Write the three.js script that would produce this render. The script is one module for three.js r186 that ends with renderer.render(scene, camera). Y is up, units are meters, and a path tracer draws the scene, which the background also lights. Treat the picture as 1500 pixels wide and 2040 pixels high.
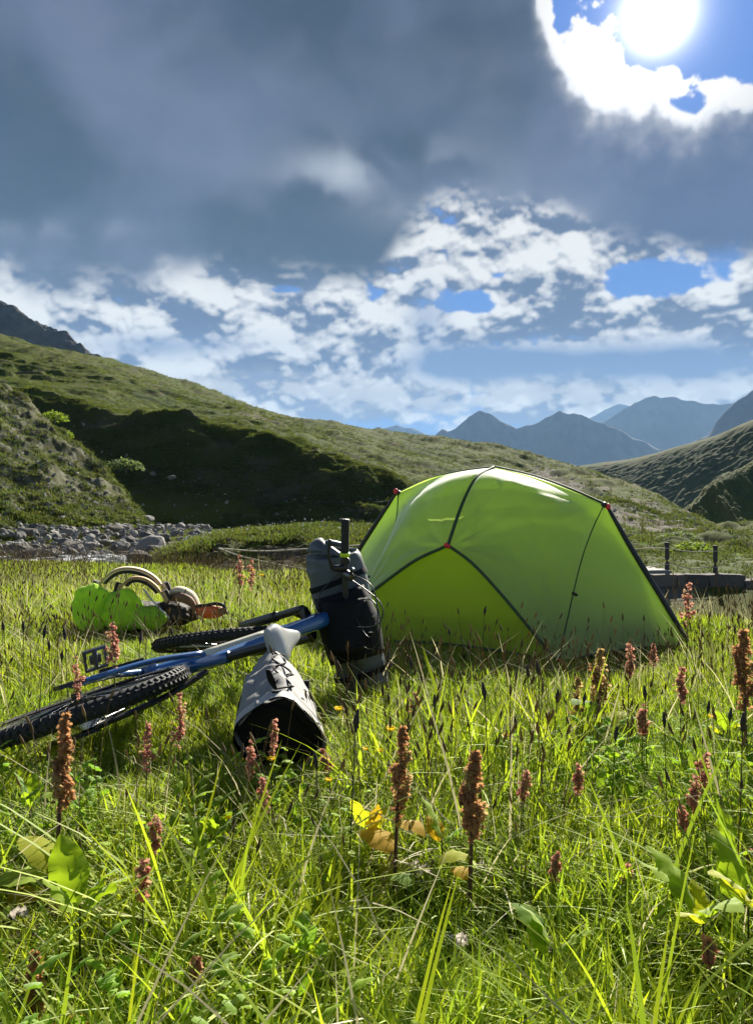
import * as THREE from 'three';
import { mergeGeometries } from 'three/addons/utils/BufferGeometryUtils.js';

// ---------- camera, sky, sun, exposure ----------
const EYE = 0.83, FOC = 1571, CX = 750, CY = 1020;      // eye height (m), focal length and centre in photo pixels
const EXPOSURE = 3.6;
const scene = new THREE.Scene();
const camera = new THREE.PerspectiveCamera(2 * Math.atan(1020 / FOC) * 180 / Math.PI, 752 / 1024, 0.05, 40000);
camera.position.set(0, EYE, 0);
camera.lookAt(0, EYE, -10);
const renderer = new THREE.WebGLRenderer({ antialias: true });
renderer.setSize(752, 1024);
renderer.toneMapping = THREE.LinearToneMapping;
renderer.toneMappingExposure = EXPOSURE;
renderer.shadowMap.enabled = true;

const V3 = THREE.Vector3;
const v3 = (x, y, z) => new V3(x, y, z);
const at = (px, py, d) => v3((px - CX) / FOC * d, EYE + (CY - py) / FOC * d, -d);   // a point of the place from its bearing and distance
const clamp = (x, a = 0, b = 1) => x < a ? a : x > b ? b : x;
const lerp = (a, b, t) => a + (b - a) * t;
const smooth = (a, b, x) => { const t = clamp((x - a) / (b - a)); return t * t * (3 - 2 * t); };
function makeRandom(seed) { let s = seed >>> 0; return () => { s = (s + 0x6D2B79F5) | 0; let t = Math.imul(s ^ (s >>> 15), 1 | s); t = (t + Math.imul(t ^ (t >>> 7), 61 | t)) ^ t; return ((t ^ (t >>> 14)) >>> 0) / 4294967296; }; }
const perm = new Uint8Array(512);
{ const r = makeRandom(77), p = [...Array(256).keys()]; for (let i = 255; i > 0; i--) { const j = Math.floor(r() * (i + 1)); [p[i], p[j]] = [p[j], p[i]]; } for (let i = 0; i < 512; i++) perm[i] = p[i & 255]; }
const grad = (h, x, y, z) => { h &= 15; const u = h < 8 ? x : y, v = h < 4 ? y : h === 12 || h === 14 ? x : z; return ((h & 1) ? -u : u) + ((h & 2) ? -v : v); };
function noise(x, y, z) {
  const fx = Math.floor(x), fy = Math.floor(y), fz = Math.floor(z);
  const X = fx & 255, Y = fy & 255, Z = fz & 255; x -= fx; y -= fy; z -= fz;
  const u = x * x * x * (x * (x * 6 - 15) + 10), v = y * y * y * (y * (y * 6 - 15) + 10), w = z * z * z * (z * (z * 6 - 15) + 10);
  const A = perm[X] + Y, AA = perm[A] + Z, AB = perm[A + 1] + Z, B = perm[X + 1] + Y, BA = perm[B] + Z, BB = perm[B + 1] + Z;
  const l = (a, b, t) => a + t * (b - a);
  return l(l(l(grad(perm[AA], x, y, z), grad(perm[BA], x - 1, y, z), u), l(grad(perm[AB], x, y - 1, z), grad(perm[BB], x - 1, y - 1, z), u), v),
    l(l(grad(perm[AA + 1], x, y, z - 1), grad(perm[BA + 1], x - 1, y, z - 1), u), l(grad(perm[AB + 1], x, y - 1, z - 1), grad(perm[BB + 1], x - 1, y - 1, z - 1), u), v), w);
}
function fbm(x, y, z, octaves, gain = 0.5) { let a = 1, s = 0, f = 1; for (let i = 0; i < octaves; i++) { s += a * noise(x * f, y * f + i * 7.3, z * f); a *= gain; f *= 2.03; } return s; }
function billow(x, y, z, octaves, gain = 0.5) { let a = 1, s = 0, f = 1, n = 0; for (let i = 0; i < octaves; i++) { s += a * (1 - 2 * Math.abs(noise(x * f, y * f + i * 5.1, z * f))); n += a; a *= gain; f *= 2.07; } return s / n; }
function table(pts, x) { if (x <= pts[0][0]) return pts[0][1]; for (let i = 1; i < pts.length; i++) if (x <= pts[i][0]) { const a = pts[i - 1], b = pts[i]; return lerp(a[1], b[1], (x - a[0]) / (b[0] - a[0])); } return pts[pts.length - 1][1]; }

const sunDirection = at(1310, 28, 1).sub(v3(0, EYE, 0)).normalize();
const sun = new THREE.DirectionalLight(new THREE.Color().setRGB(1, 0.93, 0.8), 5);
sun.position.copy(sunDirection).multiplyScalar(60);
sun.castShadow = true; sun.shadow.radius = 1;
sun.shadow.mapSize.set(4096, 4096);
Object.assign(sun.shadow.camera, { left: -40, right: 40, top: 40, bottom: -40, near: 1, far: 200 });
scene.add(sun);
scene.add(sun.target);

// The sky: blue air, a broken band of cumulus low down, a grey deck above, and the gap the sun shines through.
const hex = (r, g, b) => { const c = new THREE.Color(`rgb(${r},${g},${b})`); return [c.r, c.g, c.b]; };
function cells(x, y, z) {                                  // distance to the nearest of scattered points
  const X = Math.floor(x), Y = Math.floor(y), Z = Math.floor(z); let best = 9;
  for (let i = -1; i <= 1; i++) for (let j = -1; j <= 1; j++) for (let k = -1; k <= 1; k++) {
    const h = perm[(perm[(perm[(X + i) & 255] + Y + j) & 255] + Z + k) & 255], g = perm[h + 91], f = perm[g + 37];
    const dx = X + i + h / 255 - x, dy = Y + j + g / 255 - y, dz = Z + k + f / 255 - z, d = dx * dx + dy * dy + dz * dz;
    if (d < best) best = d;
  }
  return Math.sqrt(best);
}
const puffs = (x, y, z, n) => { let a = 1, s = 0, t = 0; for (let i = 0; i < n; i++) { s += a * (0.62 - cells(x, y, z)); t += a; a *= 0.55; x = x * 2.1 + 3.1; y = y * 2.1 + 1.7; z = z * 2.1 + 5.3; } return s / t * 2; };
function makeSky() {
  const W = 4096, Hh = 2048, data = new Float32Array(W * Hh * 4);
  const deckEdge = [[-400, 560], [0, 535], [150, 556], [280, 540], [330, 500], [400, 515], [520, 535], [640, 560], [740, 572], [790, 500], [850, 440], [920, 405], [1000, 385], [1120, 400], [1250, 460], [1400, 490], [1500, 500], [1900, 480]];
  const gapEdge = [[1030, -200], [1068, 0], [1100, 100], [1135, 160], [1180, 208], [1275, 214], [1300, 188], [1335, 222], [1385, 236], [1430, 205], [1480, 212], [1560, 190], [1750, 80], [1900, -60]];
  const zenith = hex(62, 122, 214), low = hex(104, 156, 210);
  const white = hex(250, 247, 238), cream = hex(208, 206, 202), base = hex(76, 88, 116), blueBase = hex(100, 126, 168), deckA = hex(26, 34, 54), deckB = hex(92, 98, 122), deckC = hex(52, 66, 112), deckLight = hex(186, 190, 197);
  const below = hex(70, 80, 66);
  const sx = sunDirection.x, sy = sunDirection.y, sz = sunDirection.z;
  const mix = (a, b, t) => { a[0] += (b[0] - a[0]) * t; a[1] += (b[1] - a[1]) * t; a[2] += (b[2] - a[2]) * t; };
  const c = [0, 0, 0];
  for (let j = 0; j < Hh; j++) {
    const el = ((j + 0.5) / Hh - 0.5) * Math.PI, y = Math.sin(el), ce = Math.cos(el);
    for (let i = 0; i < W; i++) {
      const o = (j * W + i) * 4;
      if (el < -0.03) { data[o] = below[0] / EXPOSURE; data[o + 1] = below[1] / EXPOSURE; data[o + 2] = below[2] / EXPOSURE; data[o + 3] = 1; continue; }
      const th = ((i + 0.5) / W - 0.5) * 2 * Math.PI, x = Math.cos(th) * ce, z = Math.sin(th) * ce;
      const az = Math.atan2(x, -z), ahead = 1 - smooth(0.6, 0.9, Math.abs(az)), ca = clamp(az, -1.2, 1.2);
      // bearings in the photograph's own scale, for the clouds it shows; elsewhere the same weather goes on
      const px = CX + FOC * Math.tan(ca), py = CY - FOC * Math.tan(Math.min(el, 1.3)) / Math.max(0.36, Math.cos(ca));
      const seen = Math.abs(az) < 0.6 && el < 0.62;
      const toSun = Math.acos(clamp(x * sx + y * sy + z * sz, -1, 1)) * 57.3;
      const h = Math.sqrt(clamp(el / 0.6));
      c[0] = lerp(low[0], zenith[0], h); c[1] = lerp(low[1], zenith[1], h); c[2] = lerp(low[2], zenith[2], h);
      const wx = fbm(x * 5.2 + 3, y * 5.2, z * 5.2, seen ? 5 : 3), wy = fbm(x * 5.2, y * 5.2 + 9, z * 5.2, seen ? 5 : 3);
      if (el < 0.55) {                                     // cumulus, low down
        const blob = (bx, by, rx, ry) => { const u = (px - bx) / rx, v = (py - by) / ry; return Math.exp(-u * u - v * v); };
        const nearSun = 3 * smooth(9.5, 7, toSun);
        const open = ahead * (-1.5 * blob(1310, 558, 105, 34) - 1.6 * blob(945, 605, 70, 32) - 0.9 * blob(1000, 548, 50, 16) - 0.9 * blob(640, 905, 620, 60) - 0.9 * blob(430, 600, 50, 14) - 0.8 * blob(570, 578, 45, 11) + 0.42 * blob(1000, 470, 240, 60) + 0.3 * blob(250, 640, 330, 70) + 0.55 * blob(1180, 635, 190, 34) + 0.45 * blob(1450, 640, 90, 40) + 0.3 * blob(620, 700, 360, 60));
        const density = (ax, ay, bz, n) => { ay *= 1.6; return 0.8 * fbm(ax * 5 + 11, ay * 5, bz * 5, 3) + (seen ? 1.15 * puffs(ax * 15, ay * 15, bz * 15, n) : 0.8 * Math.abs(noise(ax * 15, ay * 15, bz * 15)) - 0.1) + 0.3 + open + 0.16 * ahead * Math.exp(-Math.pow((py - 560) / 170, 2)) - 2.5 * Math.max(0, el - 0.4) - nearSun; };
        const ax = x + 0.012 * wx, ay = y + 0.008 * wy, d0 = density(ax, ay, z, 5);
        if (d0 > -0.2) {
          const k1 = 0.008, k2 = 0.028, ux = 0.35, uy = 0.8;
          const d1 = density(ax + ux * k1, ay + uy * k1, z, 5), d2 = density(ax + ux * k2, ay + uy * k2, z, 3);
          const lit = clamp(0.7 + 1.25 * (d0 - d1) + 0.62 * (d0 - d2) - 0.3 * Math.max(0, d2 - 0.1) + 0.22 * wx);
          const k = [base[0], base[1], base[2]];
          mix(k, cream, smooth(0.12, 0.62, lit)); mix(k, white, smooth(0.55, 0.98, lit));
          mix(c, k, smooth(-0.08, 0.22, d0) * 0.98);
        }
        const shelf = ahead * (1.1 * blob(1290, 722, 360, 42) + 0.75 * blob(950, 728, 110, 30) + 0.4 * blob(330, 690, 220, 26) + 0.5 * blob(845, 625, 40, 55));
        mix(c, blueBase, clamp(shelf * (1.25 + 0.8 * wx)));
        if (seen && py > 720 && py < 860) { const p = puffs(x * 26, y * 60, z * 26, 4); mix(c, cream, smooth(0.02, 0.4, p + 0.35 * wx + 0.12) * Math.exp(-Math.pow((py - (784 + 0.02 * (px - 700) + 26 * wx)) / 27, 2)) * 0.95); }
        mix(c, hex110, Math.exp(-el / 0.05) * 0.5);
      }
      // the grey deck
      const lump = seen ? puffs(x * 13, y * 13, z * 13, 4) : noise(x * 13, y * 13, z * 13);
      const ed = table(deckEdge, px) + 50 * wx + 34 * lump;
      const gen = fbm(x * 1.7 + 5, y * 2.2 + 1, z * 1.7, 4);
      const deck = Math.max(ahead * smooth(-46, 50, ed - py), (1 - ahead) * smooth(-0.12, 0.22, gen + (el - 0.42) * 1.6));
      let gapAmount = 0, rim = 0, halo = 0;
      if (toSun < 24) {
        const pl = puffs(x * 48, y * 48, z * 48, 5), depth = table(gapEdge, px) + 22 * pl + 10 * wx - py, side = smooth(24, 17, toSun);
        gapAmount = smooth(-22, 8, depth) * side; halo = depth < 0 ? 0.75 * Math.exp(depth / (20 + 16 * pl + 12 * wx)) * side : 0;
        const bump = (bx, by, rx, ry) => Math.exp(-Math.pow((px - bx) / rx, 2) - Math.pow((py - by) / ry, 2));
        const heads = 1.2 * bump(1175, 130, 72, 100) + 0.9 * bump(1084, 40, 20, 90) + 0.8 * bump(1338, 160, 30, 40) + 0.75 * bump(1275, 160, 36, 34) + 0.75 * bump(1440, 175, 80, 28) + 0.74 * Math.exp(-Math.pow(depth / 24, 2)) + 0.6 * bump(1380, 48, 12, 8) - 0.5 * bump(1122, 12, 14, 40) - 0.4 * bump(1440, 110, 70, 34) - 0.55 * bump(1320, 50, 60, 60) - 0.6 * bump(1262, 60, 16, 60);
        rim = smooth(0.42, 0.54, heads + 0.55 * pl - 0.08) * side;
      }
      const tone = fbm(x * 3 + 2, y * 3.3, z * 3, 4, 0.45), fine = fbm(x * 8 + wx, y * 9, z * 8, 3, 0.45);
      const k = [deckA[0], deckA[1], deckA[2]];
      const spot = (bx, by, rx, ry) => ahead * Math.exp(-Math.pow((px - bx) / rx, 2) - Math.pow((py - by) / ry, 2));
      mix(k, deckB, clamp(0.34 + tone * 0.95 + fine * 0.4 + (seen ? 0.34 * fbm(x * 9 + 3 + 0.4 * wx, y * 11, z * 9, 4) + 0.16 * billow(x * 5, y * 6.5, z * 5, 3) + 0.5 * fbm(x * 4.2 + 8, y * 5.2, z * 4.2, 3) : 0) + 0.4 * spot(560, 170, 300, 130) + 0.3 * spot(60, 60, 250, 80) - 0.55 * spot(640, 480, 280, 80) - 0.35 * spot(120, 350, 280, 90) - 0.3 * spot(850, 300, 300, 60)));
      mix(k, deckC, ahead * smooth(950, 1350, px) * 0.75);
      mix(k, deckLight, clamp(0.42 * spot(690, 335, 95, 40) * smooth(-0.1, 0.6, fine * 1.3 + 1.1 * wx + 0.7 * lump) + 0.7 * spot(760, 355, 180, 66) * smooth(-0.3, 0.8, fine + wx) + 0.3 * spot(110, 455, 160, 20) * smooth(-0.3, 0.5, fine + wx) + 0.45 * spot(950, 420, 200, 40) * (0.6 + lump)));
      mix(c, k, deck * (1 - gapAmount) * 0.99);
      if (halo > 0) mix(c, [0.92, 0.9, 0.86], clamp(halo));
      if (rim > 0) { const f = clamp(1.3 - toSun / 13, 0.6, 1) * 1.25; mix(c, [f, f * 0.97, f * 0.92], rim * gapAmount); }
      const clear = 1 - deck * (1 - gapAmount);
      const glow = (12 * Math.exp(-Math.pow(toSun / 1.0, 1.35)) + 0.5 * Math.exp(-toSun / 2.2)) * clear + 0.09 * Math.exp(-toSun / 7);
      data[o] = (c[0] + glow) / EXPOSURE; data[o + 1] = (c[1] + glow * 0.97) / EXPOSURE; data[o + 2] = (c[2] + glow * 0.95) / EXPOSURE; data[o + 3] = 1;
    }
  }
  const t = new THREE.DataTexture(data, W, Hh, THREE.RGBAFormat, THREE.FloatType);
  t.mapping = THREE.EquirectangularReflectionMapping;
  t.magFilter = t.minFilter = THREE.LinearFilter; t.needsUpdate = true;
  return t;
}
const hex110 = hex(112, 152, 198);
const skyTexture = makeSky();
scene.background = skyTexture;
scene.environment = skyTexture;
scene.fog = new THREE.FogExp2(new THREE.Color().setRGB(0.34, 0.6, 1), 0.00006);

// ---------- terrain ----------
const shade = (m) => { m.castShadow = m.receiveShadow = true; return m; };
function addStructure(name, geometry, material, extra) { const m = shade(new THREE.Mesh(geometry, material)); m.name = name; m.userData = { kind: 'structure', ...extra }; scene.add(m); return m; }
const groundMaterial = new THREE.MeshPhysicalMaterial({ vertexColors: true, roughness: 1, specularIntensity: 0.08 });
function lineAt(line, s) {
  const px = lerp(line[0][0], line[line.length - 1][0], s);
  let i = 1; while (i < line.length - 1 && line[i][0] < px) i++;
  const a = line[i - 1], b = line[i], t = clamp((px - a[0]) / (b[0] - a[0]));
  return at(px, lerp(a[1], b[1], t), Math.exp(lerp(Math.log(a[2]), Math.log(b[2]), t)));
}
// A slope skinned over contour lines that run from near to far; returns a function (s, t) -> point on it.
function makeSlope(lines, relief) {
  const n = lines.length - 1;
  return (s, t) => {
    const f = clamp(t) * n, i = Math.min(n - 1, Math.floor(f)), u = f - i;
    const p1 = lineAt(lines[i], s), p2 = lineAt(lines[i + 1], s);
    const p0 = i > 0 ? lineAt(lines[i - 1], s) : p1.clone().multiplyScalar(2).sub(p2), p3 = i < n - 1 ? lineAt(lines[i + 2], s) : p2.clone().multiplyScalar(2).sub(p1);
    const m1 = p2.clone().sub(p0).multiplyScalar(0.36), m2 = p3.clone().sub(p1).multiplyScalar(0.36);
    const u2 = u * u, u3 = u2 * u;
    const p = p1.clone().multiplyScalar(2 * u3 - 3 * u2 + 1).add(m1.multiplyScalar(u3 - 2 * u2 + u)).add(p2.clone().multiplyScalar(-2 * u3 + 3 * u2)).add(m2.multiplyScalar(u3 - u2));
    return relief ? relief(p, s, t) : p;
  };
}
function slopeGeometry(slope, nu, nv, colour) {
  const pos = new Float32Array((nu + 1) * (nv + 1) * 3), col = new Float32Array(pos.length), index = [];
  const pts = [];
  for (let j = 0; j <= nv; j++) for (let i = 0; i <= nu; i++) { const p = slope(i / nu, j / nv); pts.push(p); p.toArray(pos, (j * (nu + 1) + i) * 3); }
  for (let j = 0; j < nv; j++) for (let i = 0; i < nu; i++) { const a = j * (nu + 1) + i, b = a + 1, c = a + nu + 1, d = c + 1; index.push(a, b, d, a, d, c); }
  const g = new THREE.BufferGeometry();
  g.setAttribute('position', new THREE.BufferAttribute(pos, 3)); g.setIndex(index); g.computeVertexNormals();
  const normal = g.attributes.normal;
  for (let k = 0; k < pts.length; k++) colour(pts[k], (k % (nu + 1)) / nu, Math.floor(k / (nu + 1)) / nv, normal.getY(k)).forEach((v, m) => { col[k * 3 + m] = v; });
  g.setAttribute('color', new THREE.BufferAttribute(col, 3));
  return g;
}
const mix3 = (a, b, t) => [lerp(a[0], b[0], t), lerp(a[1], b[1], t), lerp(a[2], b[2], t)];
const turf = [0.042, 0.062, 0.009], turfDry = [0.062, 0.07, 0.013], turfDeep = [0.02, 0.031, 0.009], soil = [0.075, 0.062, 0.046], scree = [0.2, 0.19, 0.175], rockGrey = [0.16, 0.158, 0.155];
function turfColour(p, size) {
  const a = fbm(p.x / size, p.y / size, p.z / size, 4), b = fbm(p.x / size * 5 + 3, p.y / size * 5, p.z / size * 5, 3);
  return mix3(mix3(turf, turfDry, clamp(0.35 + a * 0.9 + b * 0.3)), turfDeep, clamp(b * 0.9 - a * 0.3));
}

// near ground: meadow level with the tent, dropping to the stream beyond its edge
const meadowEdge = [[-3000, 14], [-300, 13], [0, 12.2], [300, 11.2], [450, 10.2], [700, 9.2], [1000, 7.7], [1250, 5.9], [1500, 5.8], [3000, 5.8]];
const floorLevel = [[-3000, -0.55], [330, -0.55], [700, -0.75], [1100, -1.25], [1300, -1.45], [3000, -1.45]];
function groundHeight(x, z) {
  const d = Math.max(0.3, Math.hypot(x * 0.35, z)), px = CX + FOC * x / d;
  const e = table(meadowEdge, z < 0 ? px : CX), fl = table(floorLevel, px);
  const drop = z < 0 ? smooth(e - 0.4, e + 3.2, d) : 0;
  let h = fl * drop + 0.03 * fbm(x * 0.5, 3, z * 0.5, 3) * (1 - drop) + 0.12 * fbm(x * 0.35, 9, z * 0.35, 4) * drop;
  if (d > 17) {
    const right = smooth(700, 1250, px);
    h += right * (smooth(17, 22, d) * 0.62 - smooth(24, 50, d) * 0.75) - (1 - right) * 0.1 * smooth(40, 60, d);
    h -= smooth(60, 200, d) * 3 + smooth(200, 3000, d) * 60 + smooth(3000, 20000, d) * 200;
  }
  return h;
}
{
  const nu = 260, nv = 330, pos = [], col = [], index = [];
  for (let j = 0; j <= nv; j++) {
    const d = j === 0 ? 0 : 0.35 * Math.pow(22000 / 0.35, Math.pow((j - 1) / (nv - 1), 1.35));
    for (let i = 0; i <= nu; i++) {
      const a = (i / nu) * 2 * Math.PI, f = Math.PI + (a - Math.PI) * (0.42 + 0.58 * Math.pow(Math.abs(a - Math.PI) / Math.PI, 1.6));   // finer ahead than behind
      const x = -Math.sin(f) * d, z = Math.cos(f) * d;
      pos.push(x, groundHeight(x, z), z);
      const g = d > 13 && d < 60 ? smooth(-0.1, 0.35, fbm(x * 0.22, 2, z * 0.22, 4) + (x < -1 && d < 38 ? 0.35 : -0.25)) : 0;
      const t = d < 14 ? mix3([0.026, 0.03, 0.01], [0.045, 0.036, 0.02], clamp(0.4 + fbm(x * 2.2, 1, z * 2.2, 3))) : turfColour(v3(x, 0, z), 6 + d * 0.05);
      col.push(...mix3(t, [0.13, 0.12, 0.105], g));
    }
  }
  for (let j = 0; j < nv; j++) for (let i = 0; i < nu; i++) { const a = j * (nu + 1) + i, b = a + 1, c = a + nu + 1, d = c + 1; index.push(a, c, b, b, c, d); }
  const g = new THREE.BufferGeometry();
  g.setAttribute('position', new THREE.Float32BufferAttribute(pos, 3)); g.setAttribute('color', new THREE.Float32BufferAttribute(col, 3));
  g.setIndex(index); g.computeVertexNormals();
  addStructure('ground', g, groundMaterial);
}
const drop = (line, further, down) => line.map(([px, py, d]) => { const h = (CY - py) / FOC * d - down, D = d * further; return [px, CY - h / D * FOC, D]; });

// the long green hill on the left with its shaded scarp
const crestMain = [[-700, 480, 235], [0, 680, 240], [100, 697, 240], [190, 718, 240], [300, 748, 240], [430, 790, 240], [510, 818, 238], [600, 842, 236], [730, 864, 232], [870, 874, 230], [1000, 895, 230], [1080, 912, 230], [1140, 928, 230], [1190, 945, 230], [1250, 970, 230], [1320, 1002, 230], [1420, 1062, 230]];
const mainLines = [
  [[-700, 1064, 78], [0, 1056, 78], [300, 1054, 76], [500, 1053, 76], [720, 1052, 78], [900, 1058, 82], [1150, 1075, 92], [1420, 1084, 108]],
  [[-700, 890, 87], [0, 918, 87], [300, 950, 83.5], [500, 962, 82.5], [620, 978, 83], [720, 1000, 83.5], [900, 1034, 88], [1150, 1062, 97], [1420, 1080, 114]],
  [[-700, 680, 97], [0, 774, 96], [110, 792, 94], [250, 830, 92], [400, 856, 90], [510, 868, 89], [560, 887, 88], [620, 907, 88], [680, 927, 88], [800, 970, 90], [900, 1002, 94], [1050, 1035, 102], [1420, 1076, 122]],
  [[-700, 660, 103], [0, 766, 100], [110, 783, 98], [250, 820, 97], [400, 846, 96], [510, 860, 95], [560, 876, 94], [620, 895, 94], [680, 915, 94], [800, 957, 97], [900, 990, 101], [1050, 1025, 110], [1420, 1074, 128]],
  [[-700, 610, 130], [0, 740, 125], [200, 777, 122], [400, 822, 120], [600, 872, 120], [800, 930, 125], [1000, 965, 140], [1200, 1000, 160], [1420, 1072, 170]],
  [[-700, 550, 152], [0, 702, 150], [200, 740, 150], [400, 797, 150], [600, 850, 152], [800, 893, 165], [1000, 925, 182], [1200, 975, 192], [1420, 1068, 195]],
  crestMain, drop(crestMain, 1.35, 4), drop(crestMain, 2, 60)];
const mainSlope = makeSlope(mainLines, (p, s, t) => {
  const near = smooth(0, 0.06, t), scarp = smooth(0.03, 0.1, t) * (1 - smooth(0.23, 0.27, t));
  const shelf = smooth(0.4, 0.47, t) * (1 - smooth(0.62, 0.72, t)) * smooth(0.55, 0.3, s);
  p.y += near * (1.5 * fbm(p.x * 0.05, 1, p.z * 0.05, 4) + 0.42 * fbm(p.x * 0.22, p.y * 0.3, p.z * 0.22, 4) + scarp * 1.5 * fbm(p.x * 0.16 + 7, p.y * 0.55, p.z * 0.16, 5) + scarp * 0.9 * Math.max(0, fbm(p.x * 0.3, p.y * 1.4, p.z * 0.3, 4)));
  p.y += near * (1 - scarp) * (0.2 + 0.75 * shelf) * Math.abs(fbm(p.x * 0.05 + p.y * 0.14, p.y * 0.62, p.z * 0.05, 4)) * 1.6;
  p.y += near * smooth(0.27, 0.33, t) * 0.6 * Math.max(0, fbm(p.x * 0.14, p.y * 0.2, p.z * 0.14, 4)) * smooth(0.42, 0.62, s);
  return p;
});
addStructure('hill', slopeGeometry(mainSlope, 620, 420, (p, s, t, up) => {
  let c = turfColour(p, 22);
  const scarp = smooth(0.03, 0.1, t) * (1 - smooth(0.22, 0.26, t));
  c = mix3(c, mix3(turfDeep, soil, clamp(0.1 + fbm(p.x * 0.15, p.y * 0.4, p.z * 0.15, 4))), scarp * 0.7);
  const bare = smooth(0.42, 0.62, fbm(p.x * 0.12 + 20, p.y * 0.5, p.z * 0.12, 5) + scarp * 0.12);
  return mix3(c, soil, bare * 0.8);
}), groundMaterial);

// the lower spur in front of it, strewn with stones
const crestSpur = [[-600, 600, 64], [-200, 715, 60], [0, 766, 58], [60, 800, 57], [100, 838, 56], [150, 880, 54], [200, 930, 52], [240, 975, 51], [270, 1020, 50], [296, 1058, 49]];
const spurSlope = makeSlope([
  [[-600, 1100, 29], [0, 1088, 31], [100, 1086, 33], [200, 1080, 36], [310, 1070, 43]],
  [[-600, 1040, 34], [0, 1040, 36], [100, 1044, 37], [200, 1052, 40], [304, 1064, 45]],
  [[-600, 900, 45], [0, 930, 44], [100, 956, 44], [200, 1000, 45], [300, 1060, 47]],
  crestSpur, drop(crestSpur, 1.08, 1.2), drop(crestSpur, 1.3, 9)], (p, s, t) => {
  p.y += smooth(0, 0.1, t) * (0.85 * fbm(p.x * 0.12, 4, p.z * 0.12, 3) + 0.5 * fbm(p.x * 0.4, p.y * 0.4, p.z * 0.4, 5) + 0.45 * Math.max(0, fbm(p.x * 0.75 + 3, p.y * 0.8, p.z * 0.75, 4)));
  return p;
});
addStructure('hill_spur', slopeGeometry(spurSlope, 380, 330, (p, s, t) => {
  const bare = smooth(-0.02, 0.4, fbm(p.x * 0.16 + 40, p.y * 0.2, p.z * 0.16, 5) + 0.3 * smooth(0.1, 0.3, t) * (1 - smooth(0.45, 0.6, t)));
  const grit = fbm(p.x * 1.6, p.y * 1.6, p.z * 1.6, 3);
  return mix3(turfColour(p, 7), mix3(soil, scree, clamp(0.35 + grit)), bare * 0.55);
}), groundMaterial);

// grassy mound beside the stream
const crestMound = [[318, 1106, 17.5], [360, 1090, 18.5], [400, 1076, 19.5], [450, 1062, 20.5], [550, 1053, 21], [650, 1047, 21.5], [760, 1050, 22], [900, 1100, 21], [1000, 1165, 20]];
const moundSlope = makeSlope([
  [[300, 1148, 13.6], [400, 1150, 13.6], [550, 1152, 13.6], [760, 1160, 13.2], [1000, 1185, 12.6]],
  [[310, 1128, 14.6], [380, 1122, 14.5], [450, 1118, 14.5], [550, 1115, 14.6], [650, 1116, 14.5], [760, 1122, 14.3], [1000, 1180, 13.8]],
  [[320, 1112, 15.6], [380, 1092, 15.5], [450, 1080, 15.6], [550, 1073, 15.8], [640, 1076, 15.6], [760, 1084, 15.6], [900, 1130, 15.4], [1000, 1178, 15.2]],
  crestMound, drop(crestMound, 1.2, 0.25), drop(crestMound, 1.5, 1.5)], (p, s, t) => {
  p.y += 0.05 * fbm(p.x * 0.9, 4, p.z * 0.9, 3) + 0.1 * smooth(0.05, 0.3, t) * (1 - smooth(0.42, 0.5, t)) * fbm(p.x * 2.2, p.y * 5, p.z * 2.2, 4) + 0.025 * fbm(p.x * 5, p.y * 5, p.z * 5, 3);
  return p;
});
addStructure('grassy_mound', slopeGeometry(moundSlope, 300, 200, (p, s, t) => {
  const bank = smooth(0.02, 0.12, t) * (1 - smooth(0.38, 0.46, t)), n = fbm(p.x * 1.4, p.y * 2, p.z * 1.4, 4);
  return mix3(turfColour(p, 2.5), mix3(turfDeep, soil, clamp(0.5 + n)), bank * clamp(0.45 + n));
}), groundMaterial);

// eroded hill behind the right end of the tent
const crestEroded = [[780, 1085, 120], [880, 1030, 140], [980, 970, 146], [1050, 940, 146], [1100, 931, 145], [1140, 935, 140], [1190, 948, 132], [1240, 962, 125], [1290, 985, 118], [1340, 1010, 110], [1390, 1035, 101], [1432, 1062, 94]];
const erodedSlope = makeSlope([
  [[780, 1130, 60], [1050, 1125, 46], [1200, 1122, 45], [1290, 1112, 49], [1340, 1098, 54], [1400, 1072, 60], [1440, 1066, 66]],
  [[780, 1100, 80], [1050, 1075, 66], [1200, 1068, 62], [1290, 1068, 66], [1340, 1064, 70], [1400, 1060, 76], [1438, 1064, 80]],
  [[780, 1092, 100], [1050, 1010, 94], [1150, 1000, 90], [1200, 1002, 90], [1250, 1012, 90], [1300, 1028, 88], [1360, 1042, 88], [1435, 1063, 86]],
  [[780, 1090, 105], [1050, 990, 100], [1150, 985, 97], [1200, 990, 96], [1250, 1002, 95], [1300, 1018, 93], [1360, 1036, 91], [1435, 1063, 88]],
  crestEroded, drop(crestEroded, 1.1, 2), drop(crestEroded, 1.6, 30)], (p, s, t) => {
  p.y += smooth(0, 0.08, t) * lerp(1, 0.42, smooth(0.45, 0.8, s)) * (1.2 * fbm(p.x * 0.06, 4, p.z * 0.06, 3) + 0.8 * fbm(p.x * 0.2 + p.z * 0.1, p.y * 0.3, p.z * 0.12, 5) + 0.5 * Math.max(0, fbm(p.x * 0.35, p.y * 0.6, p.z * 0.35, 4)));
  return p;
});
addStructure('hill_eroded', slopeGeometry(erodedSlope, 460, 300, (p, s, t) => {
  const bare = smooth(0.02, 0.22, fbm(p.x * 0.07 + 60, p.y * 0.16, p.z * 0.06, 4) + 0.25 * smooth(0.12, 0.25, t) * (1 - smooth(0.5, 0.62, t)) - 0.05);
  const g = fbm(p.x * 0.7, p.y * 0.9, p.z * 0.7, 3);
  return mix3(turfColour(p, 14), mix3(soil, [0.17, 0.158, 0.15], clamp(0.4 + g)), bare * 0.85);
}), groundMaterial);

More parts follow.
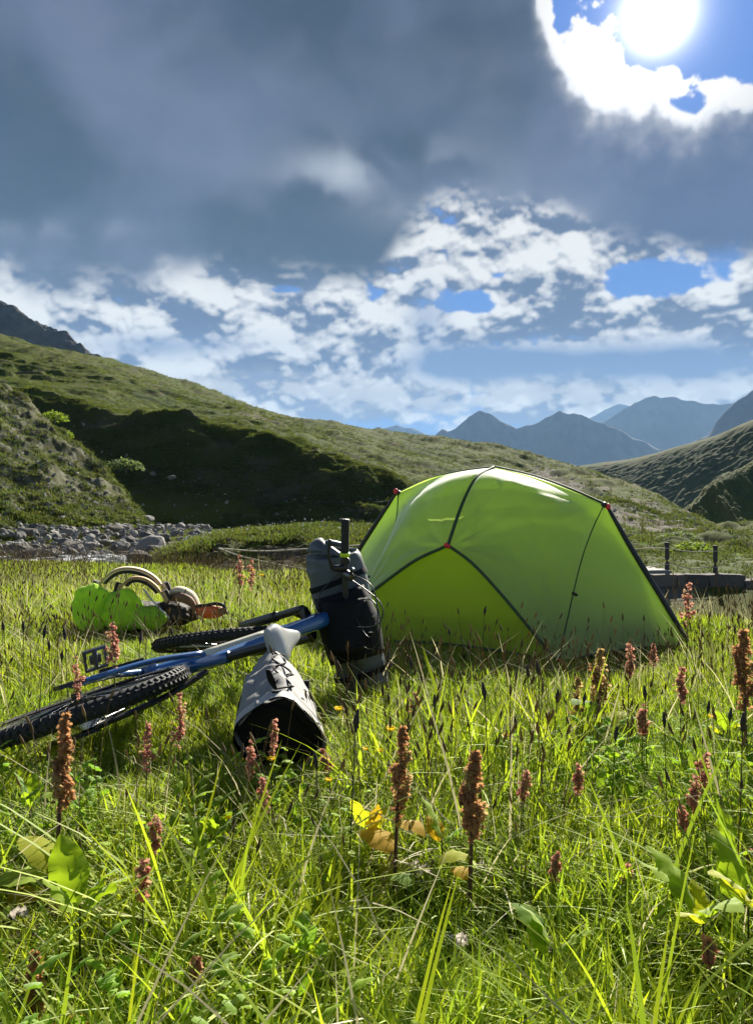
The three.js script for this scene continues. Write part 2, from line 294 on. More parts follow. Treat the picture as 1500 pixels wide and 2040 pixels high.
// low knoll beyond the footbridge
const crestKnoll = [[1180, 1100, 52], [1300, 1092, 56], [1340, 1078, 60], [1390, 1058, 66], [1440, 1046, 70], [1500, 1040, 74], [1700, 1030, 80], [2100, 1050, 80]];
const knollSlope = makeSlope([
  [[1180, 1125, 36], [1340, 1122, 37], [1420, 1122, 38], [1500, 1122, 38], [2100, 1125, 38]],
  [[1180, 1112, 44], [1340, 1104, 45], [1420, 1098, 46], [1500, 1096, 46], [2100, 1095, 46]],
  [[1180, 1105, 48], [1340, 1088, 51], [1400, 1074, 54], [1500, 1066, 56], [2100, 1066, 58]],
  crestKnoll, drop(crestKnoll, 1.15, 1), drop(crestKnoll, 1.6, 8)], (p, s, t) => {
  p.y += smooth(0, 0.1, t) * (0.5 * fbm(p.x * 0.15, 4, p.z * 0.15, 3) + 0.45 * fbm(p.x * 0.4, p.y * 0.5, p.z * 0.3, 5));
  return p;
});
addStructure('hill_knoll', slopeGeometry(knollSlope, 260, 200, (p) => turfColour(p, 8)), groundMaterial);

// spur and far side of the valley on the right
const crestRightSpur = [[1350, 1040, 165], [1372, 1018, 175], [1390, 998, 185], [1420, 966, 205], [1460, 945, 225], [1500, 922, 240], [1700, 800, 300], [2100, 600, 360]];
const rightSpurSlope = makeSlope([
  [[1350, 1062, 158], [1390, 1064, 170], [1420, 1064, 182], [1500, 1064, 200], [2100, 1064, 250]],
  [[1352, 1052, 161], [1390, 1035, 176], [1420, 1020, 190], [1500, 1005, 216], [2100, 900, 290]],
  [[1354, 1046, 163], [1390, 1014, 181], [1420, 990, 198], [1500, 962, 228], [2100, 750, 330]],
  crestRightSpur, drop(crestRightSpur, 1.12, 3), drop(crestRightSpur, 1.6, 60)], (p, s, t) => {
  p.y += smooth(0, 0.1, t) * (1.8 * fbm(p.x * 0.03, 4, p.z * 0.03, 3) + 0.9 * fbm(p.x * 0.1, p.y * 0.14, p.z * 0.1, 3) + 0.7 * fbm(p.x * 0.4, p.y * 0.4, p.z * 0.4, 4)); return p;
});
addStructure('hill_far_spur', slopeGeometry(rightSpurSlope, 240, 260, (p) => turfColour(p, 30)), groundMaterial);
const crestRight = [[900, 960, 760], [1190, 927, 700], [1250, 917, 660], [1300, 905, 620], [1380, 882, 570], [1430, 865, 545], [1500, 835, 520], [1700, 735, 480], [2200, 520, 440]];
const rightSlope = makeSlope([
  [[900, 1035, 640], [1190, 1040, 580], [1300, 1052, 500], [1400, 1056, 450], [1500, 1060, 420], [2200, 1070, 360]],
  [[900, 1005, 670], [1190, 995, 620], [1300, 985, 545], [1400, 965, 490], [1500, 940, 455], [2200, 850, 390]],
  [[900, 980, 710], [1190, 955, 655], [1300, 938, 580], [1400, 912, 520], [1500, 880, 485], [2200, 680, 415]],
  crestRight, drop(crestRight, 1.15, 6), drop(crestRight, 1.8, 120)], (p, s, t) => {
  p.y += smooth(0, 0.1, t) * (1 - 0.7 * smooth(0.4, 0.6, t)) * (4 * fbm(p.x * 0.01 + p.z * 0.006, 4, p.z * 0.006, 3) + 0.9 * fbm(p.x * 0.05, p.y * 0.08, p.z * 0.05, 3) + 1.3 * fbm(p.x * 0.2, p.y * 0.2, p.z * 0.2, 4)); return p;
});
addStructure('hill_far', slopeGeometry(rightSlope, 300, 260, (p) => mix3(mix3(turfColour(p, 60), turfDeep, 0.4), soil, 0.6 * smooth(0.25, 0.6, fbm(p.x * 0.03, p.y * 0.05, p.z * 0.03, 5)))), groundMaterial);

// mountains
const mountainMaterial = new THREE.MeshPhysicalMaterial({ vertexColors: true, roughness: 1, specularIntensity: 0.08 });
function addMountain(name, crest, footY, nearer, rough, nu, nv, colour) {
  const reliefSize = crest[0][2] * 0.02;
  const foot = crest.map(([px, , d]) => [px, footY, d * nearer]);
  const mid = crest.map(([px, py, d]) => [px, lerp(footY, py, 0.42), d * lerp(nearer, 1, 0.5)]);
  const slope = makeSlope([foot, mid, crest, drop(crest, 1.04, crest[0][2] * 0.06), drop(crest, 1.5, crest[0][2] * 0.3)], (p, s, t) => {
    const k = reliefSize, u = smooth(0, 0.2, t), top = 1 - 0.75 * smooth(0.3, 0.5, t);
    p.y += u * k * rough * (top * 1.5 * fbm(p.x / k / 5, 1, p.z / k / 5, 3) + 0.32 * (1 - Math.abs(2 * noise(p.x / k * 0.7, p.y / k * 0.3, p.z / k * 0.7))) + 0.22 * fbm(p.x / k * 1.6, p.y / k * 1.6, p.z / k * 1.6, 5));
    return p;
  });
  addStructure(name, slopeGeometry(slope, nu, nv, colour), mountainMaterial);
}
const rocky = (size, green) => (p, s, t, up) => { const a = fbm(p.x / size, p.y / size, p.z / size, 5), b = fbm(p.x / size * 6, p.y / size * 2, p.z / size * 6, 3); return mix3(mix3([0.06, 0.06, 0.063], [0.14, 0.137, 0.133], clamp(0.4 + a + 0.5 * b)), [0.06, 0.075, 0.035], green * smooth(-0.1, 0.4, a)); };
addMountain('mountain_crag', [[-700, 250, 900], [-200, 505, 850], [0, 612, 800], [30, 622, 795], [60, 641, 790], [110, 661, 780], [135, 672, 775], [160, 694, 770], [195, 719, 765], [300, 775, 750], [420, 830, 740]], 900, 0.86, 0.9, 420, 260, rocky(60, 0.35));
addMountain('mountain', [[560, 930, 9200], [700, 884, 9200], [735, 860, 9200], [752, 853, 9200], [765, 856, 9200], [790, 847, 9200], [806, 852, 9200], [820, 852, 9200], [845, 864, 9200], [870, 880, 9200], [1000, 930, 9200]], 960, 0.9, 0.22, 200, 60, rocky(500, 0.3));
addMountain('mountain_001', [[820, 900, 5600], [862, 872, 5600], [880, 858, 5600], [893, 861, 5600], [905, 855, 5600], [918, 843, 5600], [926, 838, 5600], [955, 819, 5600], [972, 826, 5600], [1000, 843, 5600], [1028, 855, 5600], [1060, 846, 5600], [1085, 833, 5600], [1115, 821, 5600], [1130, 825, 5600], [1143, 823, 5600], [1175, 834, 5600], [1215, 852, 5600], [1300, 890, 5600], [1400, 940, 5600]], 985, 0.9, 0.3, 320, 120, rocky(420, 0.3));
addMountain('mountain_002', [[1040, 900, 7600], [1130, 858, 7600], [1190, 850, 7600], [1212, 836, 7600], [1240, 820, 7600], [1262, 804, 7600], [1290, 795, 7600], [1302, 791, 7600], [1318, 794, 7600], [1340, 791, 7600], [1360, 798, 7600], [1400, 804, 7600], [1440, 808, 7600], [1480, 800, 7600], [1600, 770, 7600], [1800, 800, 7600]], 980, 0.9, 0.26, 320, 120, rocky(520, 0.3));
addMountain('mountain_003', [[1120, 860, 11500], [1180, 829, 11500], [1210, 816, 11500], [1233, 807, 11500], [1250, 809, 11500], [1290, 822, 11500], [1400, 860, 11500]], 960, 0.9, 0.2, 120, 50, rocky(700, 0.3));
addMountain('mountain_004', [[1310, 935, 3900], [1345, 905, 3900], [1370, 888, 3900], [1392, 878, 3900], [1410, 866, 3900], [1430, 840, 3900], [1448, 816, 3900], [1470, 799, 3900], [1500, 779, 3900], [1560, 740, 3900], [1900, 640, 3900], [2300, 700, 3900]], 985, 0.9, 0.35, 260, 120, rocky(300, 0.35));

// ---------- helpers for things ----------
const taken = {};
function numbered(name) { const n = taken[name] = (taken[name] ?? -1) + 1; return n ? `${name}_${String(n).padStart(3, '0')}` : name; }
function tag(o, label, category, group) { o.userData = { label, category, ...(group ? { group } : {}) }; return o; }
function thing(name, label, category, position = v3(0, 0, 0), group) { const g = new THREE.Group(); g.name = numbered(name); g.position.copy(position); scene.add(g); return tag(g, label, category, group); }
function part(parent, name, geometry, material, label) { const m = shade(new THREE.Mesh(geometry, material)); m.name = name; if (label) m.userData.label = label; parent.add(m); return m; }
function single(name, geometry, material, label, category, position, group) { const m = shade(new THREE.Mesh(geometry, material)); m.name = numbered(name); if (position) m.position.copy(position); scene.add(m); return tag(m, label, category, group); }
const paint = (r, g, b, more = {}) => new THREE.MeshPhysicalMaterial({ color: new THREE.Color().setRGB(r, g, b), roughness: 0.6, ...more });
const merge = (list) => mergeGeometries(list.map((g) => { const n = g.index ? g.toNonIndexed() : g; for (const k of Object.keys(n.attributes)) if (!['position', 'normal', 'uv'].includes(k)) n.deleteAttribute(k); return n; }));
function tube(points, radius, sides = 8, segments = 0, closed = false) { return new THREE.TubeGeometry(new THREE.CatmullRomCurve3(points, closed, 'centripetal'), segments || points.length * 6, radius, sides, closed); }
// a tube whose radius changes; radius may be [across, along] for flattened sections
function taper(points, radii, sides = 8, segments = 16, capped = true, square = 1, up = v3(0, 1, 0)) {
  const curve = new THREE.CatmullRomCurve3(points, false, 'centripetal'), pos = [], uv = [], index = [];
  for (let j = 0; j <= segments; j++) {
    const t = j / segments, p = curve.getPoint(t), d = curve.getTangent(t), side = v3().crossVectors(d, up); if (side.lengthSq() < 1e-6) side.set(1, 0, 0); side.normalize();
    const top = v3().crossVectors(side, d).normalize(), f = t * (radii.length - 1), i = Math.min(radii.length - 2, Math.floor(f)), w = f - i;
    const ra = Array.isArray(radii[i]) ? radii[i] : [radii[i], radii[i]], rb = Array.isArray(radii[i + 1]) ? radii[i + 1] : [radii[i + 1], radii[i + 1]];
    const rx = lerp(ra[0], rb[0], w), ry = lerp(ra[1], rb[1], w);
    for (let k = 0; k <= sides; k++) {
      const a = k / sides * 2 * Math.PI, ca = Math.cos(a), sa = Math.sin(a), e = 1 / square;
      const cx = Math.sign(ca) * Math.pow(Math.abs(ca), e), sy = Math.sign(sa) * Math.pow(Math.abs(sa), e);
      const q = p.clone().addScaledVector(side, cx * rx).addScaledVector(top, sy * ry); pos.push(q.x, q.y, q.z); uv.push(k / sides, t);
    }
  }
  for (let j = 0; j < segments; j++) for (let k = 0; k < sides; k++) { const a = j * (sides + 1) + k, b = a + 1, c = a + sides + 1, d = c + 1; index.push(a, b, d, a, d, c); }
  if (capped) for (const [j, flip] of [[0, false], [segments, true]]) { const o = pos.length / 3, p = curve.getPoint(j / segments); pos.push(p.x, p.y, p.z); uv.push(0.5, 0.5); for (let k = 0; k < sides; k++) { const a = j * (sides + 1) + k; flip ? index.push(o, a, a + 1) : index.push(o, a + 1, a); } }
  const g = new THREE.BufferGeometry(); g.setAttribute('position', new THREE.Float32BufferAttribute(pos, 3)); g.setAttribute('uv', new THREE.Float32BufferAttribute(uv, 2)); g.setIndex(index); g.computeVertexNormals(); return g;
}
function boulder(seed, sx, sy, sz, rough = 0.35, detail = 3) {
  const g = new THREE.IcosahedronGeometry(1, detail), p = g.attributes.position, r = makeRandom(seed), planes = [];
  for (let i = 0; i < 9; i++) planes.push([v3(r() - 0.5, r() - 0.5, r() - 0.5).normalize(), 0.55 + r() * 0.35]);
  for (let i = 0; i < p.count; i++) {
    const v = v3().fromBufferAttribute(p, i);
    for (const [n, d] of planes) { const o = v.dot(n) - d; if (o > 0) v.addScaledVector(n, -o * 0.9); }
    v.multiplyScalar(1 + rough * 0.3 * fbm(v.x * 2 + seed * 3.7, v.y * 2, v.z * 2, 3)); p.setXYZ(i, v.x * sx, v.y * sy, v.z * sz);
  }
  g.computeVertexNormals(); return g;
}

// ---------- stream, stones, wall, rope fence ----------
{
  const bed = [[-260, 20.5, 21.5], [80, 20, 21.6], [130, 18.8, 22.4], [200, 18.2, 23], [270, 18, 22.6], [330, 19.4, 23.6], [420, 22, 27], [600, 24, 30]];
  const pos = [], col = [], index = [], n = 260, m = 60;
  for (let i = 0; i <= n; i++) for (let j = 0; j <= m; j++) {
    const px = lerp(-260, 600, i / n), a = table(bed.map(([p, q]) => [p, q]), px), b = table(bed.map(([p, , q]) => [p, q]), px), d = lerp(a, b, j / m), x = (px - CX) / FOC * d;
    pos.push(x, -0.44 + 0.03 * fbm(x * 3.2, 0, d * 3.2, 4) + (j / m) * 0.05, -d); const foamGlitter = smooth(0.0, 0.35, fbm(x * 2.4 + 5, 0, d * 1.6, 4) + 0.1); col.push(lerp(0.07, 0.75, foamGlitter), lerp(0.08, 0.77, foamGlitter), lerp(0.08, 0.78, foamGlitter));  // white patches: foam, with the bright glitter of the water painted into the colour
  }
  for (let i = 0; i < n; i++) for (let j = 0; j < m; j++) { const a = i * (m + 1) + j, b = a + 1, c = a + m + 1, d = c + 1; index.push(a, c, d, a, d, b); }
  const g = new THREE.BufferGeometry(); g.setAttribute('position', new THREE.Float32BufferAttribute(pos, 3)); g.setAttribute('color', new THREE.Float32BufferAttribute(col, 3)); g.setIndex(index); g.computeVertexNormals();
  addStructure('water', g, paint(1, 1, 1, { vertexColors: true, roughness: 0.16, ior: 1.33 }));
}
const stoneMaterials = [paint(0.115, 0.112, 0.106, { roughness: 0.9, specularIntensity: 0.35 }), paint(0.09, 0.088, 0.085, { roughness: 0.9, specularIntensity: 0.35 }), paint(0.165, 0.16, 0.15, { roughness: 0.9, specularIntensity: 0.35 }), paint(0.11, 0.1, 0.085, { roughness: 0.9, specularIntensity: 0.35 })];
const stoneShapes = []; for (let i = 0; i < 14; i++) stoneShapes.push(boulder(i + 1, 1, 0.62, 0.8, 0.5, 2));
const bankHeight = (px, d) => -0.5 + smooth(22, 40, d) * (0.6 + 0.0012 * Math.max(0, 150 - px)) + 0.1 * smooth(120, 60, px);
function addStone(i, px, py, d, size, label, group) {
  const r = makeRandom(900 + i), tone = Math.floor(r() * 4), m = single('stone', stoneShapes[i % stoneShapes.length], stoneMaterials[tone], label ?? `${size > 0.22 ? 'large' : size > 0.15 ? 'middling' : 'small'} ${['grey', 'dark grey', 'pale grey', 'brownish'][tone]} stone ${px < 105 ? 'at the left edge of the stream bank' : d < 26 ? 'close to the water' : px < 230 ? 'below the foot of the stony spur' : 'where the stream bends behind the mound'}`, 'stone', at(px, py, d), group);
  m.scale.set(size * (0.8 + 0.5 * r()), size * (0.7 + 0.5 * r()), size * (0.8 + 0.4 * r())); m.rotation.set((r() - 0.5) * 0.6, r() * 6.3, (r() - 0.5) * 0.6); return m;
}
{
  const r = makeRandom(5); let n = 0;
  for (let i = 0; i < 190; i++) {                          // the stony bank of the stream
    const t = r(), px = lerp(-60, 400, Math.pow(t, 0.8)), d = lerp(px < 105 ? 17 : 22.4, 40, Math.pow(r(), 1.15)), h = bankHeight(px, d), py = CY - (h + 0.05 - EYE) / d * FOC;
    if (px > 330 && d < 30) continue;
    addStone(n++, px, py, d, 0.11 + 0.27 * Math.pow(r(), 1.8), null, 'stones along the stream bank');
  }
  for (const [px, py, d, size, label] of [[290, 1036, 48, 0.62, 'large pale grey boulder at the foot of the shaded slope'], [275, 1022, 50, 0.42, 'flat pale stone just above the large boulder at the slope foot'], [305, 1092, 24, 0.62, 'rounded grey boulder at the right end of the stony bank'], [310, 1108, 19.6, 0.5, 'low dark rock ledge at the right end of the visible water'], [285, 1112, 18.6, 0.42, 'dark stone beside the water, left of the low rock ledge'], [327, 1114, 18.8, 0.36, 'dark stone between the water and the grassy mound'], [102, 978, 45, 0.75, 'broad pale stone in the middle of the stony spur'], [12, 916, 47, 0.7, 'long pale stone high on the left edge of the stony spur'], [38, 930, 46, 0.65, 'long slanted pale stone below the high one on the stony spur'], [304, 944, 80.5, 0.5, 'left one of two pale stones on the shaded slope'], [343, 951, 80, 0.55, 'right one of two pale stones on the shaded slope'], [1297, 937, 600, 2.6, 'small white boulder far off on the right hillside']]) addStone(n++, px, py, d, size, label);
  // smaller stones, strewn over the spur and the slopes: too many to count
  const small = new THREE.InstancedMesh(stoneShapes[3], paint(0.24, 0.235, 0.22, { roughness: 0.95, specularIntensity: 0.2 }), 2300), o = new THREE.Object3D(), col = new THREE.Color();
  for (let i = 0; i < 2300; i++) {
    let p, s;
    if (i < 900) { p = spurSlope(0.5 + 0.5 * r(), Math.pow(r(), 1.2) * 0.5); s = 0.05 + 0.15 * Math.pow(r(), 3); }
    else if (i < 1500) { const px = lerp(-100, 420, r()), d = lerp(22.8, 42, r()); p = at(px, 0, d); p.y = bankHeight(px, d) + 0.02; s = 0.05 + 0.12 * r(); if (px > 325 && d < 30) s *= 0.01; }
    else if (i < 1900) { p = mainSlope(lerp(0.4, 0.76, r()), lerp(0.0, 0.2, Math.pow(r(), 1.5))); s = 0.06 + 0.16 * Math.pow(r(), 3); }
    else { p = erodedSlope(lerp(0.4, 1, r()), lerp(0.1, 0.6, r())); s = 0.08 + 0.3 * Math.pow(r(), 3); }
    o.position.copy(p); o.scale.set(s * (0.7 + r()), s * (0.6 + 0.6 * r()), s * (0.7 + r())); o.rotation.set(r(), r() * 6, r()); o.updateMatrix(); small.setMatrixAt(i, o.matrix);
    const k = 0.55 + r() * 0.75; small.setColorAt(i, col.setRGB(k, k * 0.98, k * 0.95));
  }
  small.name = 'scattered_stones'; small.userData = { kind: 'stuff', label: 'small stones strewn over the bank and the slopes', category: 'stones' }; scene.add(shade(small));
}
{ // dry stone wall of the footbridge, with its slab
  const wall = thing('stone_wall', 'dark dry stone wall under the rope fence, right of the tent', 'wall', at(1375, 1190, 20));
  const r = makeRandom(31), d0 = 20, mats = [paint(0.11, 0.1, 0.095, { roughness: 0.95, specularIntensity: 0.2 }), paint(0.085, 0.08, 0.078, { roughness: 0.95, specularIntensity: 0.2 }), paint(0.14, 0.125, 0.11, { roughness: 0.95, specularIntensity: 0.2 })];
  const shapes = [1, 2, 3, 4, 5].map((k) => { const g = new THREE.BoxGeometry(1, 1, 1, 3, 3, 2), p = g.attributes.position; for (let i = 0; i < p.count; i++) { const v = v3().fromBufferAttribute(p, i), n = fbm(v.x * 2 + k * 9, v.y * 2, v.z * 2, 2); v.multiplyScalar(1 - 0.13 * v.lengthSq() + 0.09 * n); p.setXYZ(i, v.x, v.y, v.z); } g.computeVertexNormals(); return g; });
  let py = 1144;
  for (let row = 0; row < 4; row++) {
    const hgt = [22, 13, 17, 22][row]; let px = 1262 - r() * 20;
    while (px < 1480) {
      const w = 18 + r() * 34, h = hgt * (0.85 + 0.25 * r()), m = part(wall, 'stone', shapes[Math.floor(r() * 5)], mats[Math.floor(r() * 3)]);
      const slope = smooth(1440, 1500, px) * 14;
      m.position.copy(at(px + w / 2, py + hgt / 2 + slope, d0 - 0.1 * r())).sub(wall.position); m.scale.set(w / FOC * d0 * 1.05, h / FOC * d0 * 1.08, 0.5); m.rotation.set(0, (r() - 0.5) * 0.12, (r() - 0.5) * 0.1);
      px += w;
    }
    py += hgt;
  }
  const core = new THREE.BoxGeometry(215 / FOC * d0, 76 / FOC * d0, 0.3); const c = part(wall, 'fill', core, mats[1]); c.position.copy(at(1372, 1184, d0 + 0.12)).sub(wall.position);
  const slab = new THREE.BoxGeometry(1.1, 0.09, 1.6, 10, 2, 10), p = slab.attributes.position; for (let i = 0; i < p.count; i++) p.setY(i, p.getY(i) + 0.03 * fbm(p.getX(i) * 1.5, 2, p.getZ(i) * 1.5, 3)); slab.computeVertexNormals();
  single('footbridge_slab', slab, paint(0.2, 0.195, 0.185, { roughness: 0.95 }), 'pale flat stone slab of the footbridge beside the tent corner', 'slab', v3(at(1275, 1143, 20.9).x, at(1262, 1141, 20).y + 0.0, -20.95));
  const postMat = paint(0.045, 0.042, 0.042, { roughness: 0.85 });
  const postAt = (px, top, bottom, d, label) => { const b = at(px, bottom, d), h = (bottom - top) / FOC * d, g = thing('fence_post', label, 'post', b, 'posts of the rope fence'); part(g, 'shaft', taper([v3(0, -0.15, 0), v3(0.004, h * 0.5, 0), v3(0, h, 0)], [0.062, 0.058, 0.055], 10, 8), postMat); part(g, 'cap', new THREE.CylinderGeometry(0.062, 0.066, 0.05, 10).translate(0, h + 0.02, 0), postMat); for (const f of [0.3, 0.86]) part(g, 'rope_ring', new THREE.TorusGeometry(0.058, 0.009, 6, 14).rotateX(Math.PI / 2).translate(0, h * f, 0), ropeMat); return g; };
  const ropeMat = paint(0.42, 0.38, 0.3, { roughness: 0.95 });
  postAt(1328, 1084, 1141, 20.6, 'dark fence post nearer to the tent on the stone wall'); postAt(1424, 1090, 1146, 20.4, 'dark fence post farther from the tent on the stone wall');
  const rope = (pts, label) => single('rope', tube(pts.map((q) => at(...q)), 0.013, 6, 30), ropeMat, label, 'rope');
  rope([[1200, 1110, 23.5], [1255, 1095, 22], [1290, 1092, 21.4], [1328, 1084 + 8, 20.6]], 'upper rope running from the tent side to the nearer fence post');
  rope([[1210, 1150, 23], [1270, 1134, 21.9], [1300, 1129, 21.2], [1328, 1120, 20.6]], 'lower rope rising from the slab to the nearer fence post');
  rope([[1328, 1092, 20.6], [1376, 1099, 20.5], [1424, 1098, 20.4]], 'upper rope hanging between the two fence posts');
  rope([[1328, 1120, 20.6], [1376, 1133, 20.5], [1424, 1127, 20.4]], 'lower rope hanging between the two fence posts');
  const peg = thing('rope_peg', 'short stake holding two ropes left of the handlebar bag', 'stake', at(437, 1108, 12.4)); part(peg, 'stake', taper([v3(0, -0.1, 0), v3(0, 0.14, 0)], [0.016, 0.012], 6, 4), postMat); part(peg, 'knot', new THREE.SphereGeometry(0.022, 8, 6).translate(0, 0.12, 0), ropeMat);
  rope([[437, 1093, 12.4], [520, 1098, 12.8], [620, 1093, 13.2], [720, 1086, 13.6]], 'thin pale rope stretched level in front of the shaded bank');
  rope([[437, 1093, 12.4], [480, 1108, 11.8], [540, 1122, 11.2], [605, 1134, 10.6], [680, 1146, 10]], 'thin pale rope sloping down to the right from the stake');
}

// ---------- tent ----------
{
  const centre = v3(0.8, 0, -5.45), inward = v3(-0.442, 0, 0.896).normalize();
  const tent = thing('dome_tent', 'green hub-pole dome tent with closed door, standing on the meadow', 'tent', centre);
  const P = (list) => new THREE.CatmullRomCurve3(list.map((q) => at(...q).sub(centre)), false, 'centripetal');
  const mirrorPoint = (p) => p.clone().addScaledVector(inward, -2 * p.dot(inward));
  const mirror = (c) => new THREE.CatmullRomCurve3(c.points.map(mirrorPoint), false, 'centripetal');
  const ridgeR = P([[984, 931, 5.45], [1060, 949, 5.35], [1130, 974, 5.23], [1203, 1006, 5.11]]), ridgeL = P([[984, 931, 5.45], [920, 939, 5.54], [860, 953, 5.66], [794, 982, 5.77]]);
  const front = P([[984, 931, 5.45], [950, 952, 5.25], [922, 1003, 5.05], [905, 1050, 4.93], [893, 1087, 4.85]]);
  const zipR = P([[893, 1087, 4.85], [940, 1122, 4.75], [1000, 1186, 4.62], [1060, 1258, 4.5], [1112, 1320, 4.4]]), zipL = P([[893, 1087, 4.85], [830, 1116, 4.92], [770, 1158, 4.98], [725, 1195, 5.03], [690, 1238, 5.08], [668, 1282, 5.1]]);
  const seamR = P([[1203, 1006, 5.11], [1180, 1055, 5.02], [1160, 1110, 4.9], [1140, 1190, 4.72], [1112, 1320, 4.4]]), seamL = P([[794, 982, 5.77], [789, 1040, 5.62], [768, 1102, 5.42], [740, 1152, 5.3], [705, 1215, 5.2], [668, 1282, 5.1]]);
  const poleR = P([[1203, 1006, 5.11], [1252, 1092, 5.05], [1312, 1190, 4.97], [1370, 1288, 4.91]]), poleL = P([[794, 982, 5.77], [745, 1055, 5.85], [712, 1108, 5.92], [680, 1172, 5.97], [652, 1238, 6.0]]);
  const line = (a, b, sag = 0) => ({ getPoint: (t) => a.clone().lerp(b, t).add(v3(0, sag * Math.sin(Math.PI * t), 0)) });
  const grid = (nu, nv, f) => { const pos = [], uv = [], index = []; for (let j = 0; j <= nv; j++) for (let i = 0; i <= nu; i++) { const p = f(i / nu, j / nv); pos.push(p.x, p.y, p.z); uv.push(i / nu * 2, j / nv * 2); } for (let j = 0; j < nv; j++) for (let i = 0; i < nu; i++) { const a = j * (nu + 1) + i, b = a + 1, c = a + nu + 1, d = c + 1; index.push(a, c, b, b, c, d); } const g = new THREE.BufferGeometry(); g.setAttribute('position', new THREE.Float32BufferAttribute(pos, 3)); g.setAttribute('uv', new THREE.Float32BufferAttribute(uv, 2)); g.setIndex(index); g.computeVertexNormals(); return g; };
  // a panel of cloth stretched over four edges (top, bottom, left, right), slightly hollow, with pull folds from its corners
  const panel = (top, bottom, left, right, dip, folds, seed) => {
    const A = top.getPoint(0), B = top.getPoint(1), C = bottom.getPoint(0), D = bottom.getPoint(1);
    const n = v3().crossVectors(B.clone().sub(A), C.clone().sub(A)).normalize(); if (n.dot(A.clone().add(D).add(B).setY(0)) < 0) n.negate();
    return grid(44, 44, (u, v) => {
      const p = top.getPoint(u).multiplyScalar(1 - v).addScaledVector(bottom.getPoint(u), v).addScaledVector(left.getPoint(v), 1 - u).addScaledVector(right.getPoint(v), u);
      p.addScaledVector(A, -(1 - u) * (1 - v)).addScaledVector(B, -u * (1 - v)).addScaledVector(C, -(1 - u) * v).addScaledVector(D, -u * v);
      const w = Math.sin(Math.PI * u) * Math.sin(Math.PI * v), edge = Math.min(1, 8 * Math.min(u, 1 - u)) * Math.min(1, 8 * Math.min(v, 1 - v));
      let k = dip(u, v, w);
      for (const [cu, cv, size, count] of folds) { const du = u - cu, dv = v - cv, r = Math.hypot(du, dv), a = Math.atan2(dv, du); k += edge * size * Math.exp(-r * 2.6) * Math.min(1, r * 5) * (Math.sin(a * count + seed) + 0.5 * Math.sin(a * count * 2.3 + seed * 2)); }
      k += edge * 0.005 * smooth(0.1, 0.5, v) * fbm(u * 4 + seed * 4, v * 5, seed, 3);
      return p.addScaledVector(n, k);
    });
  };
  const weave = (() => { const n = 128, d = new Uint8Array(n * n * 4), r = makeRandom(8); for (let i = 0; i < n * n; i++) { const x = i % n, y = (i / n) | 0, v = 118 + 60 * (((x >> 1) + (y >> 1)) & 1) + r() * 40; d.set([v, v, v, 255], i * 4); } const t = new THREE.DataTexture(d, n, n); t.wrapS = t.wrapT = THREE.RepeatWrapping; t.magFilter = THREE.LinearFilter; t.repeat.set(6, 6); t.needsUpdate = true; return t; })();
  const cloth = paint(0.41, 0.55, 0.11, { roughness: 0.93, transmission: 0.74, thickness: 0, ior: 1.6, side: THREE.DoubleSide, specularIntensity: 1, clearcoat: 1, clearcoatRoughness: 0.48, bumpMap: weave, bumpScale: 0.0004 });
  const doorCloth = paint(0.42, 0.54, 0.045, { roughness: 0.93, transmission: 0.74, thickness: 0, side: THREE.DoubleSide, specularIntensity: 0.4, clearcoat: 0.3, clearcoatRoughness: 0.5, bumpMap: weave, bumpScale: 0.0004 });
  const trim = paint(0.03, 0.06, 0.022, { roughness: 0.7 }), black = paint(0.012, 0.013, 0.014, { roughness: 0.45 }), red = paint(0.7, 0.03, 0.035, { roughness: 0.5 });
  const roof = (u, v, w) => 0.095 * Math.pow(Math.sin(Math.PI * u), 0.45) * -Math.log(Math.exp(-9 * v / 0.3) + Math.exp(-9 * (1 - v) / 0.7)) / 9 - 0.05 * w * smooth(0.4, 0.8, v);   // a shallow roof strip along the ridge, then the wall
  const foldsA = [[0, 1, 0.012, 16], [1, 1, 0.012, 15], [1, 0, 0.005, 18], [0, 0, 0.0015, 12]], foldsE = [[0, 0, 0.012, 22], [0, 1, 0.012, 14], [1, 1, 0.015, 16]];
  const floorFR = zipR.getPoint(1), floorFL = zipL.getPoint(1), floorR = poleR.getPoint(1), floorL = poleL.getPoint(1);
  for (const back of [false, true]) {
    const m = back ? mirror : (c) => c, q = back ? mirrorPoint : (p) => p.clone();
    part(tent, 'fly_panel', panel(m(ridgeR), m(zipR), m(front), m(seamR), roof, foldsA, back ? 5 : 1), cloth);
    part(tent, 'fly_panel', panel(m(ridgeL), m(zipL), m(front), m(seamL), roof, foldsA, back ? 6 : 2), cloth);
    const fold = (c) => ({ getPoint: () => c.getPoint(0) });
    part(tent, 'end_panel', panel(fold(m(seamR)), line(q(floorFR), q(floorR), 0.03), m(seamR), m(poleR), (u, v, w) => -0.045 * w, foldsE, back ? 7 : 3), cloth);
    part(tent, 'end_panel', panel(fold(m(seamL)), line(q(floorFL), q(floorL), 0.03), m(seamL), m(poleL), (u, v, w) => -0.045 * w, foldsE, back ? 8 : 4), cloth);
    const out = back ? inward.clone().negate() : inward, zl = m(zipL), zr = m(zipR);
    const door = grid(40, 34, (u, v) => { const t = 0.015 + v * 0.985, p = zl.getPoint(t).lerp(zr.getPoint(t), u); p.addScaledVector(out, -0.02 - 0.07 * Math.sin(Math.PI * u) * Math.sin(Math.PI * Math.min(1, v * 0.75)) + 0.006 * Math.sin(u * 17 + v * 4) * v * Math.sin(Math.PI * u)); p.y += 0.05 * Math.sin(Math.PI * u) * v * v; return p; });
    const d = part(tent, 'door', door, doorCloth, back ? undefined : 'darker yellow-green triangular door below the zips');
